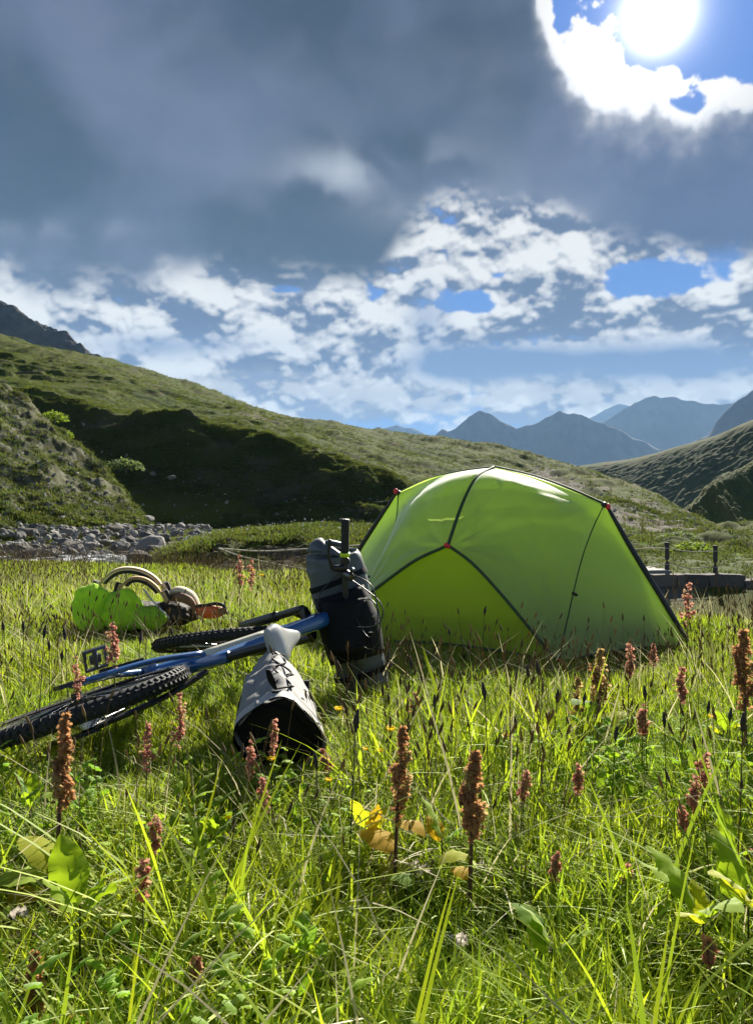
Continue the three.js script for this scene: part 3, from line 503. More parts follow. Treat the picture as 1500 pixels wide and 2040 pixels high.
    part(d, 'hem', tube([0, 0.25, 0.5, 0.75, 1].map((u) => { const p = zl.getPoint(1).lerp(zr.getPoint(1), u); return p.addScaledVector(out, -0.02).setY(p.y + 0.05 * Math.sin(Math.PI * u)); }), 0.009, 6), trim);
    const lift = (c, k) => c.getPoints(16).map((p) => p.clone().addScaledVector(out, k).add(v3(0, k * 0.4, 0)));
    for (const c of [zl, zr]) part(tent, 'zip_flap', taper(lift(c, 0.006), [[0.01, 0.007], [0.01, 0.007]], 8, 40, true, 1, out), trim);
    part(tent, 'pole_sleeve', taper(lift(m(front), 0.006), [[0.0115, 0.007], [0.0115, 0.007]], 8, 40, true, 1, out), trim);
    for (const c of [m(seamR), m(seamL)]) part(tent, 'seam', taper(lift(c, 0.004), [0.004, 0.0042, 0.0045], 6, 40), trim);
    for (const [a, b] of [[floorFR, floorR], [floorFL, floorL]]) part(tent, 'hem', tube(line(q(a), q(b), 0.03).getPoint ? [0, 0.33, 0.66, 1].map((t) => line(q(a), q(b), 0.03).getPoint(t)) : [], 0.007, 6), trim);
    const hub = m(front).getPoint(1).addScaledVector(out, 0.022);
    part(tent, 'hub_tab', new THREE.CapsuleGeometry(0.014, 0.016, 4, 8).rotateZ(0.9).translate(hub.x, hub.y, hub.z), red);
  }
  for (const c of [poleR, poleL]) part(tent, 'corner_pole', taper(c.getPoints(12).map((p, i) => p.clone().multiplyScalar(1).add(v3(Math.sign(p.x) * 0.012, 0.004, 0))), [0.011, 0.017, 0.019, 0.018, 0.014], 8, 40), black);
  for (const c of [ridgeR, ridgeL]) part(tent, 'ridge_pole', taper(c.getPoints(12).map((p) => p.clone().addScaledVector(inward, -0.03).add(v3(0, 0.006, 0))), [0.008, 0.008, 0.01], 8, 30), trim);
  for (const [c, s] of [[ridgeR, 1], [ridgeL, -1]]) { const p = c.getPoint(1); part(tent, 'toggle', new THREE.SphereGeometry(0.017, 10, 8).scale(1, 1.25, 0.7).translate(p.x + s * 0.022, p.y - 0.012 * s, p.z + 0.01), red); part(tent, 'pole_cap', new THREE.SphereGeometry(0.02, 10, 8).translate(p.x, p.y, p.z), black); }
  for (const [px, py, d] of [[1146, 1183, 4.72], [741, 1150, 5.29]]) { const p = at(px, py, d).sub(centre).addScaledVector(inward, 0.02); part(tent, 'guy_toggle', new THREE.CapsuleGeometry(0.01, 0.02, 4, 8).rotateZ(1.1).translate(p.x, p.y, p.z), black); }
  for (const f of [floorFR, floorFL, floorR, floorL]) { const p = f; part(tent, 'peg_strap', taper([p.clone().add(v3(0, 0.02, 0)), p.clone().add(v3(0.02, 0.005, 0.06)), p.clone().add(v3(0.03, -0.03, 0.1))], [[0.012, 0.003], [0.012, 0.003]], 6, 8), f === floorFR ? red : black); }
  // inner tent: pale mesh walls over a dark tub floor, seen as a shadow through the fly
  const inA = [floorFR.clone().lerp(mirrorPoint(floorFR), 0.3), floorR.clone().multiplyScalar(0.88), mirrorPoint(floorFR).lerp(floorFR, 0.3), mirrorPoint(floorFL).lerp(floorFL, 0.3), floorL.clone().multiplyScalar(0.86), floorFL.clone().lerp(mirrorPoint(floorFL), 0.3)];
  const ring = (h, k) => { const c = new THREE.CatmullRomCurve3(inA.map((p) => p.clone().multiplyScalar(k).setY(h)), true, 'catmullrom', 0.2); return c; };
  const rings = [[0.01, 1], [0.13, 0.97], [0.45, 0.88], [0.7, 0.72], [0.9, 0.5], [0.99, 0.12]].map(([h, k]) => ring(h, k));
  const inner = grid(48, 20, (u, v) => { const f = v * (rings.length - 1), i = Math.min(rings.length - 2, Math.floor(f)); return rings[i].getPoint(u % 1).lerp(rings[i + 1].getPoint(u % 1), f - i); });
  part(tent, 'inner_tent', inner, paint(0.74, 0.76, 0.7, { roughness: 0.95, transmission: 0.8, thickness: 0, side: THREE.DoubleSide }));
  const tub = grid(48, 4, (u, v) => rings[0].getPoint(u % 1).multiplyScalar(1.005).setY(0.005).lerp(rings[1].getPoint(u % 1).multiplyScalar(1.006), v));
  part(tent, 'tub_floor', tub, paint(0.06, 0.07, 0.05, { roughness: 0.8, side: THREE.DoubleSide }));
}

// ---------- bicycle lying on its side, with its bags ----------
{
  const F = v3(0.29, 0.03, -0.957).normalize(), U = v3(0.91, 0.309, 0.276); U.addScaledVector(F, -U.dot(F)).normalize(); const R = v3().crossVectors(F, U).normalize();
  const axle = v3(-0.976, 0.185, -2.6), origin = axle.clone().addScaledVector(U, -0.37);
  const bike = thing('mountain_bike', 'blue mountain bike lying on its side in the grass', 'bicycle', origin);
  bike.quaternion.setFromRotationMatrix(new THREE.Matrix4().makeBasis(F, U, R)); bike.updateMatrixWorld(true);
  const here = (p) => bike.worldToLocal(p.clone());                                            // a place in the meadow, on the bike's own axes (forward, up, right)
  const blue = paint(0.014, 0.09, 0.27, { roughness: 0.32, clearcoat: 1, clearcoatRoughness: 0.12 }), pale = paint(0.6, 0.58, 0.46, { roughness: 0.35, clearcoat: 0.8 }), black = paint(0.012, 0.012, 0.013, { roughness: 0.42 }), rubber = paint(0.016, 0.016, 0.017, { roughness: 0.75 }), steel = paint(0.55, 0.55, 0.56, { roughness: 0.25, metalness: 1 }), darkSteel = paint(0.12, 0.12, 0.125, { roughness: 0.35, metalness: 0.9 }), silver = paint(0.3, 0.305, 0.31, { roughness: 0.36, clearcoat: 0.6 }), pedalMetal = paint(0.2, 0.2, 0.205, { roughness: 0.35, metalness: 0.8 }), lime = paint(0.55, 0.75, 0.02, { roughness: 0.5 }), white = paint(0.75, 0.75, 0.73, { roughness: 0.5 });
  const w3 = v3;
  const frame = part(bike, 'frame', merge([
    taper([w3(0.44, 0.36, 0), w3(0.62, 0.55, 0), w3(0.93, 0.86, 0)], [[0.044, 0.04], [0.03, 0.036], [0.029, 0.035]], 12, 18, true, 1.4),
    taper([w3(0.33, 0.68, 0), w3(0.6, 0.8, 0), w3(0.92, 0.95, 0)], [[0.024, 0.03], [0.027, 0.032], [0.032, 0.036]], 12, 16, true, 1.4),
    taper([w3(0.43, 0.34, 0), w3(0.36, 0.58, 0), w3(0.3, 0.78, 0)], [0.03, 0.022, 0.021], 12, 10),
    taper([w3(0.905, 0.985, 0), w3(0.955, 0.83, 0)], [0.032, 0.034], 14, 4),
    new THREE.CylinderGeometry(0.045, 0.045, 0.1, 18).rotateX(Math.PI / 2).translate(0.44, 0.345, 0)]), blue);
  for (const s of [-1, 1]) {
    const stay = part(bike, 'chainstay', merge([taper([w3(0.4, 0.34, s * 0.035), w3(0.22, 0.36, s * 0.062), w3(-0.01, 0.37, s * 0.078)], [[0.014, 0.022], [0.012, 0.02], [0.01, 0.014]], 10, 12), taper([w3(0.42, 0.6, s * 0.035), w3(0.25, 0.52, s * 0.066), w3(-0.015, 0.375, s * 0.08)], [[0.012, 0.02], [0.011, 0.019], [0.01, 0.014]], 10, 12)]), s < 0 ? blue : black);
    part(stay, 'dropout', new THREE.BoxGeometry(0.09, 0.055, 0.014).rotateZ(0.5).translate(-0.02, 0.372, s * 0.084), black);
  }
  part(bike, 'shock', merge([taper([w3(0.42, 0.62, 0), w3(0.53, 0.69, 0)], [0.022, 0.022], 12, 3), taper([w3(0.53, 0.69, 0), w3(0.62, 0.745, 0)], [0.011, 0.011], 10, 3)]), darkSteel);
  part(frame, 'pale_panel', merge([-1, 1].map((s) => taper([w3(0.58, 0.52, s * 0.008), w3(0.68, 0.615, s * 0.008), w3(0.77, 0.7, s * 0.008)], [[0.031, 0.038], [0.029, 0.038], [0.028, 0.037]], 12, 6, true, 1.4))), pale, 'cream panel on the blue down tube');
  part(frame, 'cream_stripe', taper([w3(0.78, 0.735, -0.006), w3(0.92, 0.868, -0.006)], [[0.019, 0.038], [0.017, 0.037]], 10, 4, true, 1.4), pale);
  part(bike, 'seatpost', taper([w3(0.31, 0.74, 0), w3(0.265, 0.98, 0)], [0.0165, 0.0155], 12, 4), black);
  const saddle = part(bike, 'saddle', taper([w3(0.14, 1.025, 0), w3(0.19, 1.03, 0), w3(0.27, 1.015, 0), w3(0.36, 1.008, 0), w3(0.42, 0.995, 0)], [[0.062, 0.016], [0.072, 0.024], [0.046, 0.025], [0.023, 0.024], [0.012, 0.016]], 18, 26, true, 1.25, w3(0, 1, 0)), silver);
  for (const s of [-1, 1]) part(saddle, 'rail', tube([w3(0.17, 1.012, s * 0.024), w3(0.22, 0.98, s * 0.022), w3(0.31, 0.978, s * 0.02), w3(0.39, 0.993, s * 0.006)], 0.0042, 6), steel);
  // wheels
  const wheel = (name, cx, cy, label) => {
    const g = new THREE.Group(); g.name = name; g.position.set(cx, cy, 0); g.userData.label = label; bike.add(g);
    const profile = []; for (let i = 0; i <= 20; i++) { const a = -0.72 * Math.PI + i / 20 * 1.44 * Math.PI; profile.push(new THREE.Vector2(0.333 + 0.027 * Math.cos(a), 0.027 * Math.sin(a))); }
    const tyre = part(g, 'tyre', new THREE.LatheGeometry(profile, 72).rotateX(Math.PI / 2), rubber);
    const knobs = [];
    for (let i = 0; i < 84; i++) for (const [o, r, sz, ph] of [[-0.9, 0.0255, 0.010, 0], [0.9, 0.0255, 0.010, 0], [-0.3, 0.0285, 0.009, 0.5], [0.3, 0.0285, 0.009, 0.5]]) {
      const a = (i + ph) / 84 * 2 * Math.PI, rad = 0.333 + r * Math.cos(o) + 0.001, k = new THREE.BoxGeometry(0.008, 0.013, sz); k.rotateX(-o * 0.9); k.translate(0, rad, r * Math.sin(o)); k.rotateZ(a); knobs.push(k);
    }
    part(tyre, 'tread', merge(knobs), rubber);
    const rimP = [[0.283, -0.012], [0.292, -0.0165], [0.307, -0.0165], [0.309, 0], [0.307, 0.0165], [0.292, 0.0165], [0.283, 0.012], [0.28, 0], [0.283, -0.012]].map(([x, y]) => new THREE.Vector2(x, y));
    const rim = part(g, 'rim', new THREE.LatheGeometry(rimP, 72).rotateX(Math.PI / 2), black);
    const marks = []; for (let i = 0; i < 3; i++) for (let k = 0; k < 6; k++) { const a = i * 2.09 + 0.6 + k * 0.055; for (const s of [-1, 1]) marks.push(new THREE.BoxGeometry(0.007, k % 3 === 1 ? 0.006 : 0.011, 0.001).rotateZ(k % 2 ? 0.5 : -0.3).translate(0, 0.2995, s * 0.0171).rotateZ(a)); }
    part(rim, 'lettering', merge(marks), white);
    part(g, 'hub', merge([new THREE.CylinderGeometry(0.018, 0.018, 0.1, 14).rotateX(Math.PI / 2), new THREE.CylinderGeometry(0.03, 0.03, 0.006, 18).rotateX(Math.PI / 2).translate(0, 0, 0.03), new THREE.CylinderGeometry(0.03, 0.03, 0.006, 18).rotateX(Math.PI / 2).translate(0, 0, -0.03)]), black);
    const spokes = []; for (let i = 0; i < 28; i++) { const a = i / 28 * 2 * Math.PI, b = a + (i % 4 < 2 ? 0.42 : -0.42), s = i % 2 ? 1 : -1; spokes.push(new THREE.TubeGeometry(new THREE.LineCurve3(w3(0.028 * Math.cos(b), 0.028 * Math.sin(b), s * 0.03), w3(0.284 * Math.cos(a), 0.284 * Math.sin(a), s * 0.004)), 1, 0.0011, 5)); }
    part(g, 'spokes', merge(spokes), steel);
    part(g, 'brake_rotor', new THREE.RingGeometry(0.062, 0.09, 40, 1).translate(0, 0, -0.045), darkSteel).material.side = THREE.DoubleSide;
    return g;
  };
  const rear = wheel('wheel', 0, 0.37, 'rear wheel nearest to the camera'); const steered = wheel('wheel', 1.25, 0.27, 'front wheel on the far side'); steered.position.z = -0.02; steered.rotation.set(0.15, -0.2, 0);
  const cogs = []; for (let i = 0; i < 9; i++) cogs.push(new THREE.CylinderGeometry(0.094 - i * 0.0075, 0.094 - i * 0.0075, 0.0022, 36).rotateX(Math.PI / 2).translate(0, 0, 0.036 + i * 0.0042)); part(rear, 'cassette', merge(cogs), steel);
  part(bike, 'derailleur', merge([new THREE.BoxGeometry(0.05, 0.1, 0.014).rotateZ(0.4).translate(0.01, 0.24, 0.085), new THREE.CylinderGeometry(0.022, 0.022, 0.006, 14).rotateX(Math.PI / 2).translate(0.03, 0.19, 0.085), new THREE.CylinderGeometry(0.022, 0.022, 0.006, 14).rotateX(Math.PI / 2).translate(-0.005, 0.28, 0.085)]), darkSteel);
  part(bike, 'chain', merge([tube([w3(0.44, 0.42, 0.056), w3(0.2, 0.43, 0.056), w3(0, 0.44, 0.056)], 0.004, 5), tube([w3(0.44, 0.27, 0.056), w3(0.2, 0.22, 0.07), w3(0.03, 0.17, 0.083)], 0.004, 5)]), darkSteel);
  // cranks
  const crank = part(bike, 'crankset', merge([new THREE.TorusGeometry(0.07, 0.007, 6, 40).translate(0.44, 0.345, 0.056), new THREE.CylinderGeometry(0.03, 0.03, 0.02, 20).rotateX(Math.PI / 2).translate(0.44, 0.345, 0.06), taper([w3(0.44, 0.345, -0.07), w3(0.37, 0.275, -0.076), w3(0.325, 0.225, -0.08)], [[0.015, 0.008], [0.012, 0.007], [0.013, 0.007]], 10, 8), taper([w3(0.44, 0.345, 0.07), w3(0.56, 0.225, 0.08)], [[0.015, 0.008], [0.013, 0.007]], 10, 6)]), black);
  for (const [x, y, s] of [[0.325, 0.225, -1], [0.56, 0.225, 1]]) {
    const pieces = []; for (const k of [-1, 1]) { pieces.push(new THREE.BoxGeometry(0.012, 0.014, 0.095).translate(k * 0.045, 0, 0), new THREE.BoxGeometry(0.1, 0.014, 0.012).translate(0, 0, k * 0.046)); for (let j = -1; j <= 1; j++) pieces.push(new THREE.CylinderGeometry(0.003, 0.003, 0.03, 6).translate(k * 0.045, 0, j * 0.036)); }
    pieces.push(new THREE.CylinderGeometry(0.011, 0.013, 0.1, 10).rotateX(Math.PI / 2), new THREE.BoxGeometry(0.05, 0.012, 0.04));
    part(crank, 'pedal', merge(pieces).scale(0.85, 0.85, 0.85).rotateX(0.5).rotateZ(0.7).translate(x, y, s * 0.135), pedalMetal);
  }
  // fork
  const fork = part(bike, 'fork', merge([taper([w3(0.955, 0.83, 0), w3(0.965, 0.8, 0)], [[0.075, 0.022], [0.08, 0.02]], 12, 4), ...[-1, 1].flatMap((s) => [taper([w3(0.965, 0.81, s * 0.066), w3(1.06, 0.62, s * 0.066)], [0.0175, 0.0175], 12, 4), taper([w3(1.05, 0.64, s * 0.066), w3(1.14, 0.48, s * 0.066), w3(1.235, 0.365, s * 0.066)], [0.023, 0.023, 0.02], 12, 10)]), taper([w3(1.09, 0.7, -0.066), w3(1.12, 0.745, 0), w3(1.09, 0.7, 0.066)], [0.014, 0.013, 0.014], 10, 12)]), black);
  part(fork, 'axle', new THREE.CylinderGeometry(0.009, 0.009, 0.15, 10).rotateX(Math.PI / 2).translate(1.235, 0.37, 0), darkSteel);
  // cockpit: the bar stands upright out of the grass
  const barTop = v3(-0.128, 0.80, -3.245), barEnd = v3(-0.085, 0.075, -3.3), mid = barTop.clone().lerp(barEnd, 0.5).add(v3(-0.01, 0, -0.02));
  const along = (t) => barTop.clone().lerp(barEnd, t).add(v3(-0.02, 0, -0.03).multiplyScalar(Math.sin(Math.PI * t)));
  const L = (t) => here(along(t));
  part(bike, 'stem', taper([w3(0.905, 0.99, 0), here(mid)], [0.024, 0.021], 12, 6), black);
  const bar = part(bike, 'handlebar', taper([0, 0.2, 0.4, 0.5, 0.6, 0.8, 1].map(L), [0.011, 0.011, 0.014, 0.017, 0.014, 0.011, 0.011], 12, 40), black);
  for (const [a, b, c] of [[0, 0.19, 0.2], [1, 0.81, 0.8]]) {
    const grip = part(bar, 'grip', taper([L(a), L(lerp(a, b, 0.5)), L(b)], [0.0175, 0.0165, 0.0175], 14, 14), rubber);
    part(grip, 'lock_ring', taper([L(b), L(b + (c - b) * 2.4)], [0.021, 0.021], 16, 2), lime, 'yellow-green ring at the inner end of the grip');
    const e = c + (c - b) * 4, k = c + (c - b) * 8;
    part(bar, 'brake_lever', merge([taper([L(e), L(e)].map((p, i) => p.add(i ? w3(0.03, 0, 0.002) : w3(0, 0, 0))), [0.019, 0.014], 10, 3), taper([here(along(k).add(v3(-0.05, 0, 0.02))), here(along(c).add(v3(-0.065, 0, 0.03))), here(along(lerp(a, b, 0.6)).add(v3(-0.062, 0, 0.03)))], [0.01, 0.006, 0.008], 8, 14), taper([L(k), here(along(k).add(v3(-0.05, 0, 0.02)))], [0.018, 0.012], 10, 4)]), black);
    part(bar, 'shifter', merge([taper([L(k + (c - b) * 3), here(along(k + (c - b) * 5).add(v3(0.03, 0, 0.035)))], [0.019, 0.016], 10, 5), taper([here(along(k + (c - b) * 4).add(v3(0.02, 0, 0.03))), here(along(k).add(v3(0.035, 0, 0.06)))], [0.006, 0.009], 8, 5)]), darkSteel);
  }
  const cableOf = (pts) => tube(pts.map((p) => p.isVector3 ? p : here(at(...p))), 0.0027, 6, 40);
  part(bike, 'cables', merge([cableOf([L(0.3), [742, 1170, 3.15], [752, 1240, 3.12], [735, 1270, 3.2], here(mid)]), cableOf([L(0.7), [748, 1290, 3.12], [756, 1225, 3.1], [740, 1195, 3.15], here(mid)]), cableOf([L(0.32), [760, 1205, 3.2], [757, 1240, 3.15], [720, 1250, 3.2], w3(0.93, 0.9, -0.03)]), cableOf([L(0.28), [640, 1180, 3.25], [628, 1225, 3.2], w3(0.93, 0.9, -0.05)])]), black);

  // handlebar bag
  const bagMid = at(694, 1235, 3.47), bag = thing('handlebar_bag', 'dark grey-green dry bag roll strapped upright to the handlebar', 'bag', bagMid);
  const rollMat = paint(0.055, 0.072, 0.078, { roughness: 0.6, clearcoat: 0.25, clearcoatRoughness: 0.5 }), q = (px, py, d) => at(px, py, d).sub(bagMid);
  const roll = taper([q(664, 1092, 3.45), q(660, 1098, 3.45), q(668, 1130, 3.46), q(682, 1190, 3.47), q(700, 1250, 3.47), q(716, 1310, 3.46), q(732, 1364, 3.44), q(734, 1372, 3.44)], [0.05, 0.1, 0.122, 0.128, 0.122, 0.118, 0.108, 0.095, 0.05], 40, 60, true, 1.1);
  { const p = roll.attributes.position; for (let i = 0; i < p.count; i++) { const k = v3().fromBufferAttribute(p, i), c = 1 + 0.05 * fbm(k.x * 9, k.y * 16 + k.x * 8, k.z * 9, 3) + 0.015 * Math.sin(Math.atan2(k.z, k.x) * 14 + k.y * 20) * smooth(0.1, 0.3, Math.abs(k.y)); p.setXYZ(i, k.x * c, k.y, k.z * c); } roll.computeVertexNormals(); }
  part(bag, 'roll', roll, rollMat);
  part(bag, 'roll_top', taper([q(625, 1092, 3.4), q(655, 1082, 3.42), q(690, 1088, 3.44)], [[0.02, 0.012], [0.03, 0.016], [0.02, 0.012]], 10, 12), rollMat);
  const strapMat = paint(0.007, 0.0075, 0.009, { roughness: 0.8, specularIntensity: 0.35 });
  part(bag, 'harness', merge([taper([q(676, 1178, 3.4), q(694, 1235, 3.4), q(712, 1312, 3.38)], [[0.11, 0.11], [0.142, 0.125], [0.12, 0.11]], 28, 20, true, 1.2), taper([q(688, 1196, 3.33), q(702, 1300, 3.3)], [[0.1, 0.07], [0.11, 0.07]], 20, 8, true, 1.6)]), strapMat, 'black harness and pouch round the middle of the roll');
  for (const [a, b] of [[[672, 1150, 3.46], [676, 1160, 3.46]], [[722, 1330, 3.45], [725, 1340, 3.45]]]) part(bag, 'strap', taper([q(...a), q(...b)], [0.134, 0.134], 32, 2, false), strapMat);
  part(bag, 'buckle', new THREE.BoxGeometry(0.03, 0.045, 0.014).translate(...q(735, 1270, 3.28).toArray()), strapMat);
  part(bag, 'clip', tube([q(742, 1228, 3.3), q(752, 1226, 3.3), q(757, 1238, 3.3), q(748, 1243, 3.3)], 0.003, 6, 20), paint(0.5, 0.5, 0.5, { metalness: 1, roughness: 0.3 }));

  // saddle bag
  const packBase = at(548, 1400, 2.45), pack = thing('saddle_bag', 'pale grey tapered saddle bag with black open end below the saddle', 'bag', packBase), s = (px, py, d) => at(px, py, d).sub(packBase);
  const grey = paint(0.2, 0.2, 0.195, { roughness: 0.75 }), path = [s(545, 1322, 2.6), s(547, 1334, 2.57), s(550, 1362, 2.5), s(554, 1404, 2.4), s(558, 1452, 2.28), s(560, 1470, 2.24)];
  const radii = [[0.045, 0.036], [0.066, 0.052], [0.095, 0.072], [0.112, 0.09], [0.122, 0.1], [0.123, 0.1]];
  const ridge = v3(1.4, 1, 0).normalize(), shell = taper(path, radii, 48, 60, false, 1.7, ridge); { const p = shell.attributes.position; for (let i = 0; i < p.count; i++) { const k = v3().fromBufferAttribute(p, i); p.setXYZ(i, k.x + 0.01 * fbm(k.x * 10, k.y * 12, k.z * 12, 3), k.y + 0.012 * fbm(k.x * 7 + 4, k.y * 14, k.z * 14, 3) + 0.004 * Math.sin(k.y * 60 + k.x * 25), k.z); } shell.computeVertexNormals(); }
  part(pack, 'shell', shell, Object.assign(grey, { side: THREE.DoubleSide }));
  const lowerPath = path.slice(1).map((p) => p.clone().add(v3(-0.012, -0.022, 0.002)));
  part(pack, 'base', taper(lowerPath, [[0.062, 0.05], [0.088, 0.066], [0.108, 0.084], [0.119, 0.094], [0.121, 0.096]], 40, 40, false, 1.7, ridge), Object.assign(strapMat.clone(), { side: THREE.DoubleSide }), 'black underside');
  part(pack, 'lip', taper([path[5].clone().addScaledVector(s(558, 1452, 2.28).sub(path[5]).normalize(), 0.035), path[5]], [[0.126, 0.103], [0.128, 0.106]], 40, 3, false, 1.7, ridge), paint(0.34, 0.34, 0.33, { roughness: 0.65, side: THREE.DoubleSide }));
  const end = path[5].clone().addScaledVector(path[4].clone().sub(path[5]).normalize(), 0.012);
  part(pack, 'end_panel', taper([end.clone().addScaledVector(path[4].clone().sub(path[5]).normalize(), 0.05), end], [[0.112, 0.09], [0.118, 0.096]], 32, 4, true, 1.7, ridge), strapMat, 'black folded end of the bag');
  const cord = strapMat; const on = (t, a, lift = 0.004) => { const c = new THREE.CatmullRomCurve3(path, false, 'centripetal'), p = c.getPoint(t), d = c.getTangent(t), side = v3().crossVectors(d, ridge).normalize(), top = v3().crossVectors(side, d), f = t * 5, i = Math.min(4, Math.floor(f)), rx = lerp(radii[i][0], radii[i + 1][0], f - i) + lift, ry = lerp(radii[i][1], radii[i + 1][1], f - i) + lift, e = 1 / 1.7, ca = Math.cos(a), sa = Math.sin(a); return p.addScaledVector(side, Math.sign(ca) * Math.pow(Math.abs(ca), e) * rx).addScaledVector(top, Math.sign(sa) * Math.pow(Math.abs(sa), e) * ry); };
  part(pack, 'bungee_cord', merge([tube([on(0.3, 1.15, 0.008), on(0.45, 0.5, 0.008), on(0.6, 1.2, 0.01), on(0.74, 0.5, 0.008), on(0.86, 0.5, 0.012)], 0.003, 6, 50), tube([on(0.3, 0.6, 0.008), on(0.45, 1.15, 0.008), on(0.6, 0.5, 0.01), on(0.74, 1.1, 0.008), on(0.86, 0.55, 0.012)], 0.003, 6, 50)]), cord);
  for (const [t, a] of [[0.3, 1.15], [0.6, 1.2], [0.74, 1.1], [0.86, 0.5]]) part(pack, 'tab', new THREE.SphereGeometry(0.008, 8, 6).scale(1.6, 0.5, 1).translate(...on(t, a, 0.003).toArray()), cord);
  part(pack, 'cord_end', taper([on(0.86, 0.5, 0.012), on(0.87, 0.4, 0.04), on(0.88, 0.35, 0.075)], [[0.006, 0.004], [0.014, 0.006], [0.008, 0.004]], 8, 10), cord);
  part(pack, 'side_strap', merge([taper([on(0.12, 2.4, 0.006), on(0.3, 2.5, 0.006)], [[0.013, 0.004], [0.013, 0.004]], 8, 6), new THREE.BoxGeometry(0.035, 0.03, 0.02).translate(...on(0.32, 2.5, 0.01).toArray())]), cord);
  part(pack, 'seam', tube([0.08, 0.25, 0.45, 0.65, 0.85, 0.97].map((t) => on(t, 1.72, 0.001)), 0.003, 6, 40), paint(0.33, 0.33, 0.32, { roughness: 0.8 }));
  part(pack, 'tail_strap', taper([on(0.95, 3.1, 0.004), on(0.96, 3.14, 0.035), on(0.93, 3.2, 0.07)], [[0.012, 0.002], [0.011, 0.002], [0.004, 0.002]], 6, 8), paint(0.6, 0.6, 0.58));
}

// ---------- backpack lying beyond the bike ----------
{
  const base = at(280, 1262, 5.4).add(v3(0, 0.05, 0)), bag = thing('backpack', 'lime and tan backpack lying in the grass with its straps arching up', 'backpack', base), b = (px, py, d) => at(px, py, d).sub(base).add(v3(0, 0.05, 0));
  const limeCloth = paint(0.45, 0.7, 0.05, { roughness: 0.96, specularIntensity: 0.3, transmission: 0.5, thickness: 0, side: THREE.DoubleSide }), tan = paint(0.45, 0.3, 0.15, { roughness: 0.85 }), cream = paint(0.6, 0.52, 0.36, { roughness: 0.85 }), dark = paint(0.02, 0.017, 0.016, { roughness: 0.8 }), orange = paint(0.5, 0.13, 0.03, { roughness: 0.6, transmission: 0.3, thickness: 0 }), brown = paint(0.2, 0.1, 0.055, { roughness: 0.8 });
  const lump = (px, py, d, sx, sy, sz, seed) => { const g = new THREE.IcosahedronGeometry(1, 5), p = g.attributes.position; for (let i = 0; i < p.count; i++) { const v = v3().fromBufferAttribute(p, i), n = 1 + 0.16 * fbm(v.x * 1.3 + seed, v.y * 1.3, v.z * 1.3, 3) + 0.035 * Math.sin(v.x * 9 + v.y * 5 + seed + 2 * noise(v.x * 2, v.y * 2, v.z * 2)); p.setXYZ(i, v.x * n * sx, v.y * n * sy, v.z * n * sz); } g.computeVertexNormals(); const q = b(px, py, d); return g.translate(q.x, q.y, q.z); };
  part(bag, 'rain_cover', merge([lump(186, 1225, 5.38, 0.13, 0.17, 0.15, 3), lump(245, 1232, 5.36, 0.15, 0.145, 0.13, 8), lump(295, 1246, 5.34, 0.12, 0.085, 0.1, 12)]), limeCloth, 'crumpled lime green rain cover');
  part(bag, 'body', merge([lump(270, 1240, 5.55, 0.36, 0.1, 0.2, 21), lump(345, 1236, 5.55, 0.18, 0.085, 0.14, 27)]), dark);
  // an arched strap: a flat band with a pale outer face, a tan edge and a dark lining
  const band = (pts, half, thick, outer, lining) => { const c = new THREE.CatmullRomCurve3(pts.map((q) => b(...q)), false, 'centripetal'), n = 40, ring = (r0, w) => { const pos = [], idx = []; for (let j = 0; j <= n; j++) { const p = c.getPoint(j / n), t = c.getTangent(j / n), side = v3(0.25, 0, 1).normalize(), up = v3().crossVectors(t, side).normalize(); if (up.y < 0 && Math.abs(t.x) > 0.5) up.negate(); for (const [a, h] of [[-w, r0], [w, r0], [w, r0 - thick], [-w, r0 - thick]]) { const q = p.clone().addScaledVector(side, a).addScaledVector(up, h); pos.push(q.x, q.y, q.z); } } for (let j = 0; j < n; j++) for (let k = 0; k < 4; k++) { const a = j * 4 + k, d = j * 4 + (k + 1) % 4; idx.push(a, d, a + 4, d, d + 4, a + 4); } const g = new THREE.BufferGeometry(); g.setAttribute('position', new THREE.Float32BufferAttribute(pos, 3)); g.setIndex(idx); const m = g.toNonIndexed(); m.computeVertexNormals(); return m; }; const s = part(bag, 'strap', ring(0, half), outer); part(s, 'lining', ring(-thick - 0.001, half * 0.86), lining); part(s, 'edge', merge([-1, 1].map((k) => tube(c.getPoints(24).map((p) => p.clone().add(v3(0.25, 0, 1).normalize().multiplyScalar(k * half)).add(v3(0, -thick * 0.4, 0))), 0.006, 6, 40))), tan); };
  band([[192, 1205, 5.55], [202, 1172, 5.55], [226, 1150, 5.55], [252, 1143, 5.55], [290, 1150, 5.55], [318, 1170, 5.55], [336, 1208, 5.55]], 0.055, 0.022, cream, dark);
  band([[236, 1205, 5.42], [246, 1176, 5.42], [264, 1163, 5.42], [292, 1166, 5.42], [316, 1184, 5.42], [332, 1212, 5.42]], 0.045, 0.02, tan, dark);
  part(bag, 'hip_pad', taper([b(336, 1198, 5.5), b(356, 1190, 5.5), b(380, 1200, 5.5), b(396, 1226, 5.48)], [[0.05, 0.014], [0.055, 0.03], [0.05, 0.03], [0.035, 0.014]], 16, 24), cream);
  part(bag, 'hip_lining', taper([b(338, 1208, 5.46), b(358, 1204, 5.44), b(378, 1212, 5.44), b(392, 1232, 5.44)], [[0.03, 0.014], [0.035, 0.035], [0.03, 0.03], [0.02, 0.014]], 14, 20), brown);
  part(bag, 'orange_pocket', taper([b(394, 1228, 5.44), b(408, 1232, 5.42), b(428, 1234, 5.42), b(444, 1232, 5.42)], [[0.02, 0.03], [0.03, 0.05], [0.03, 0.045], [0.02, 0.03]], 14, 18), orange);
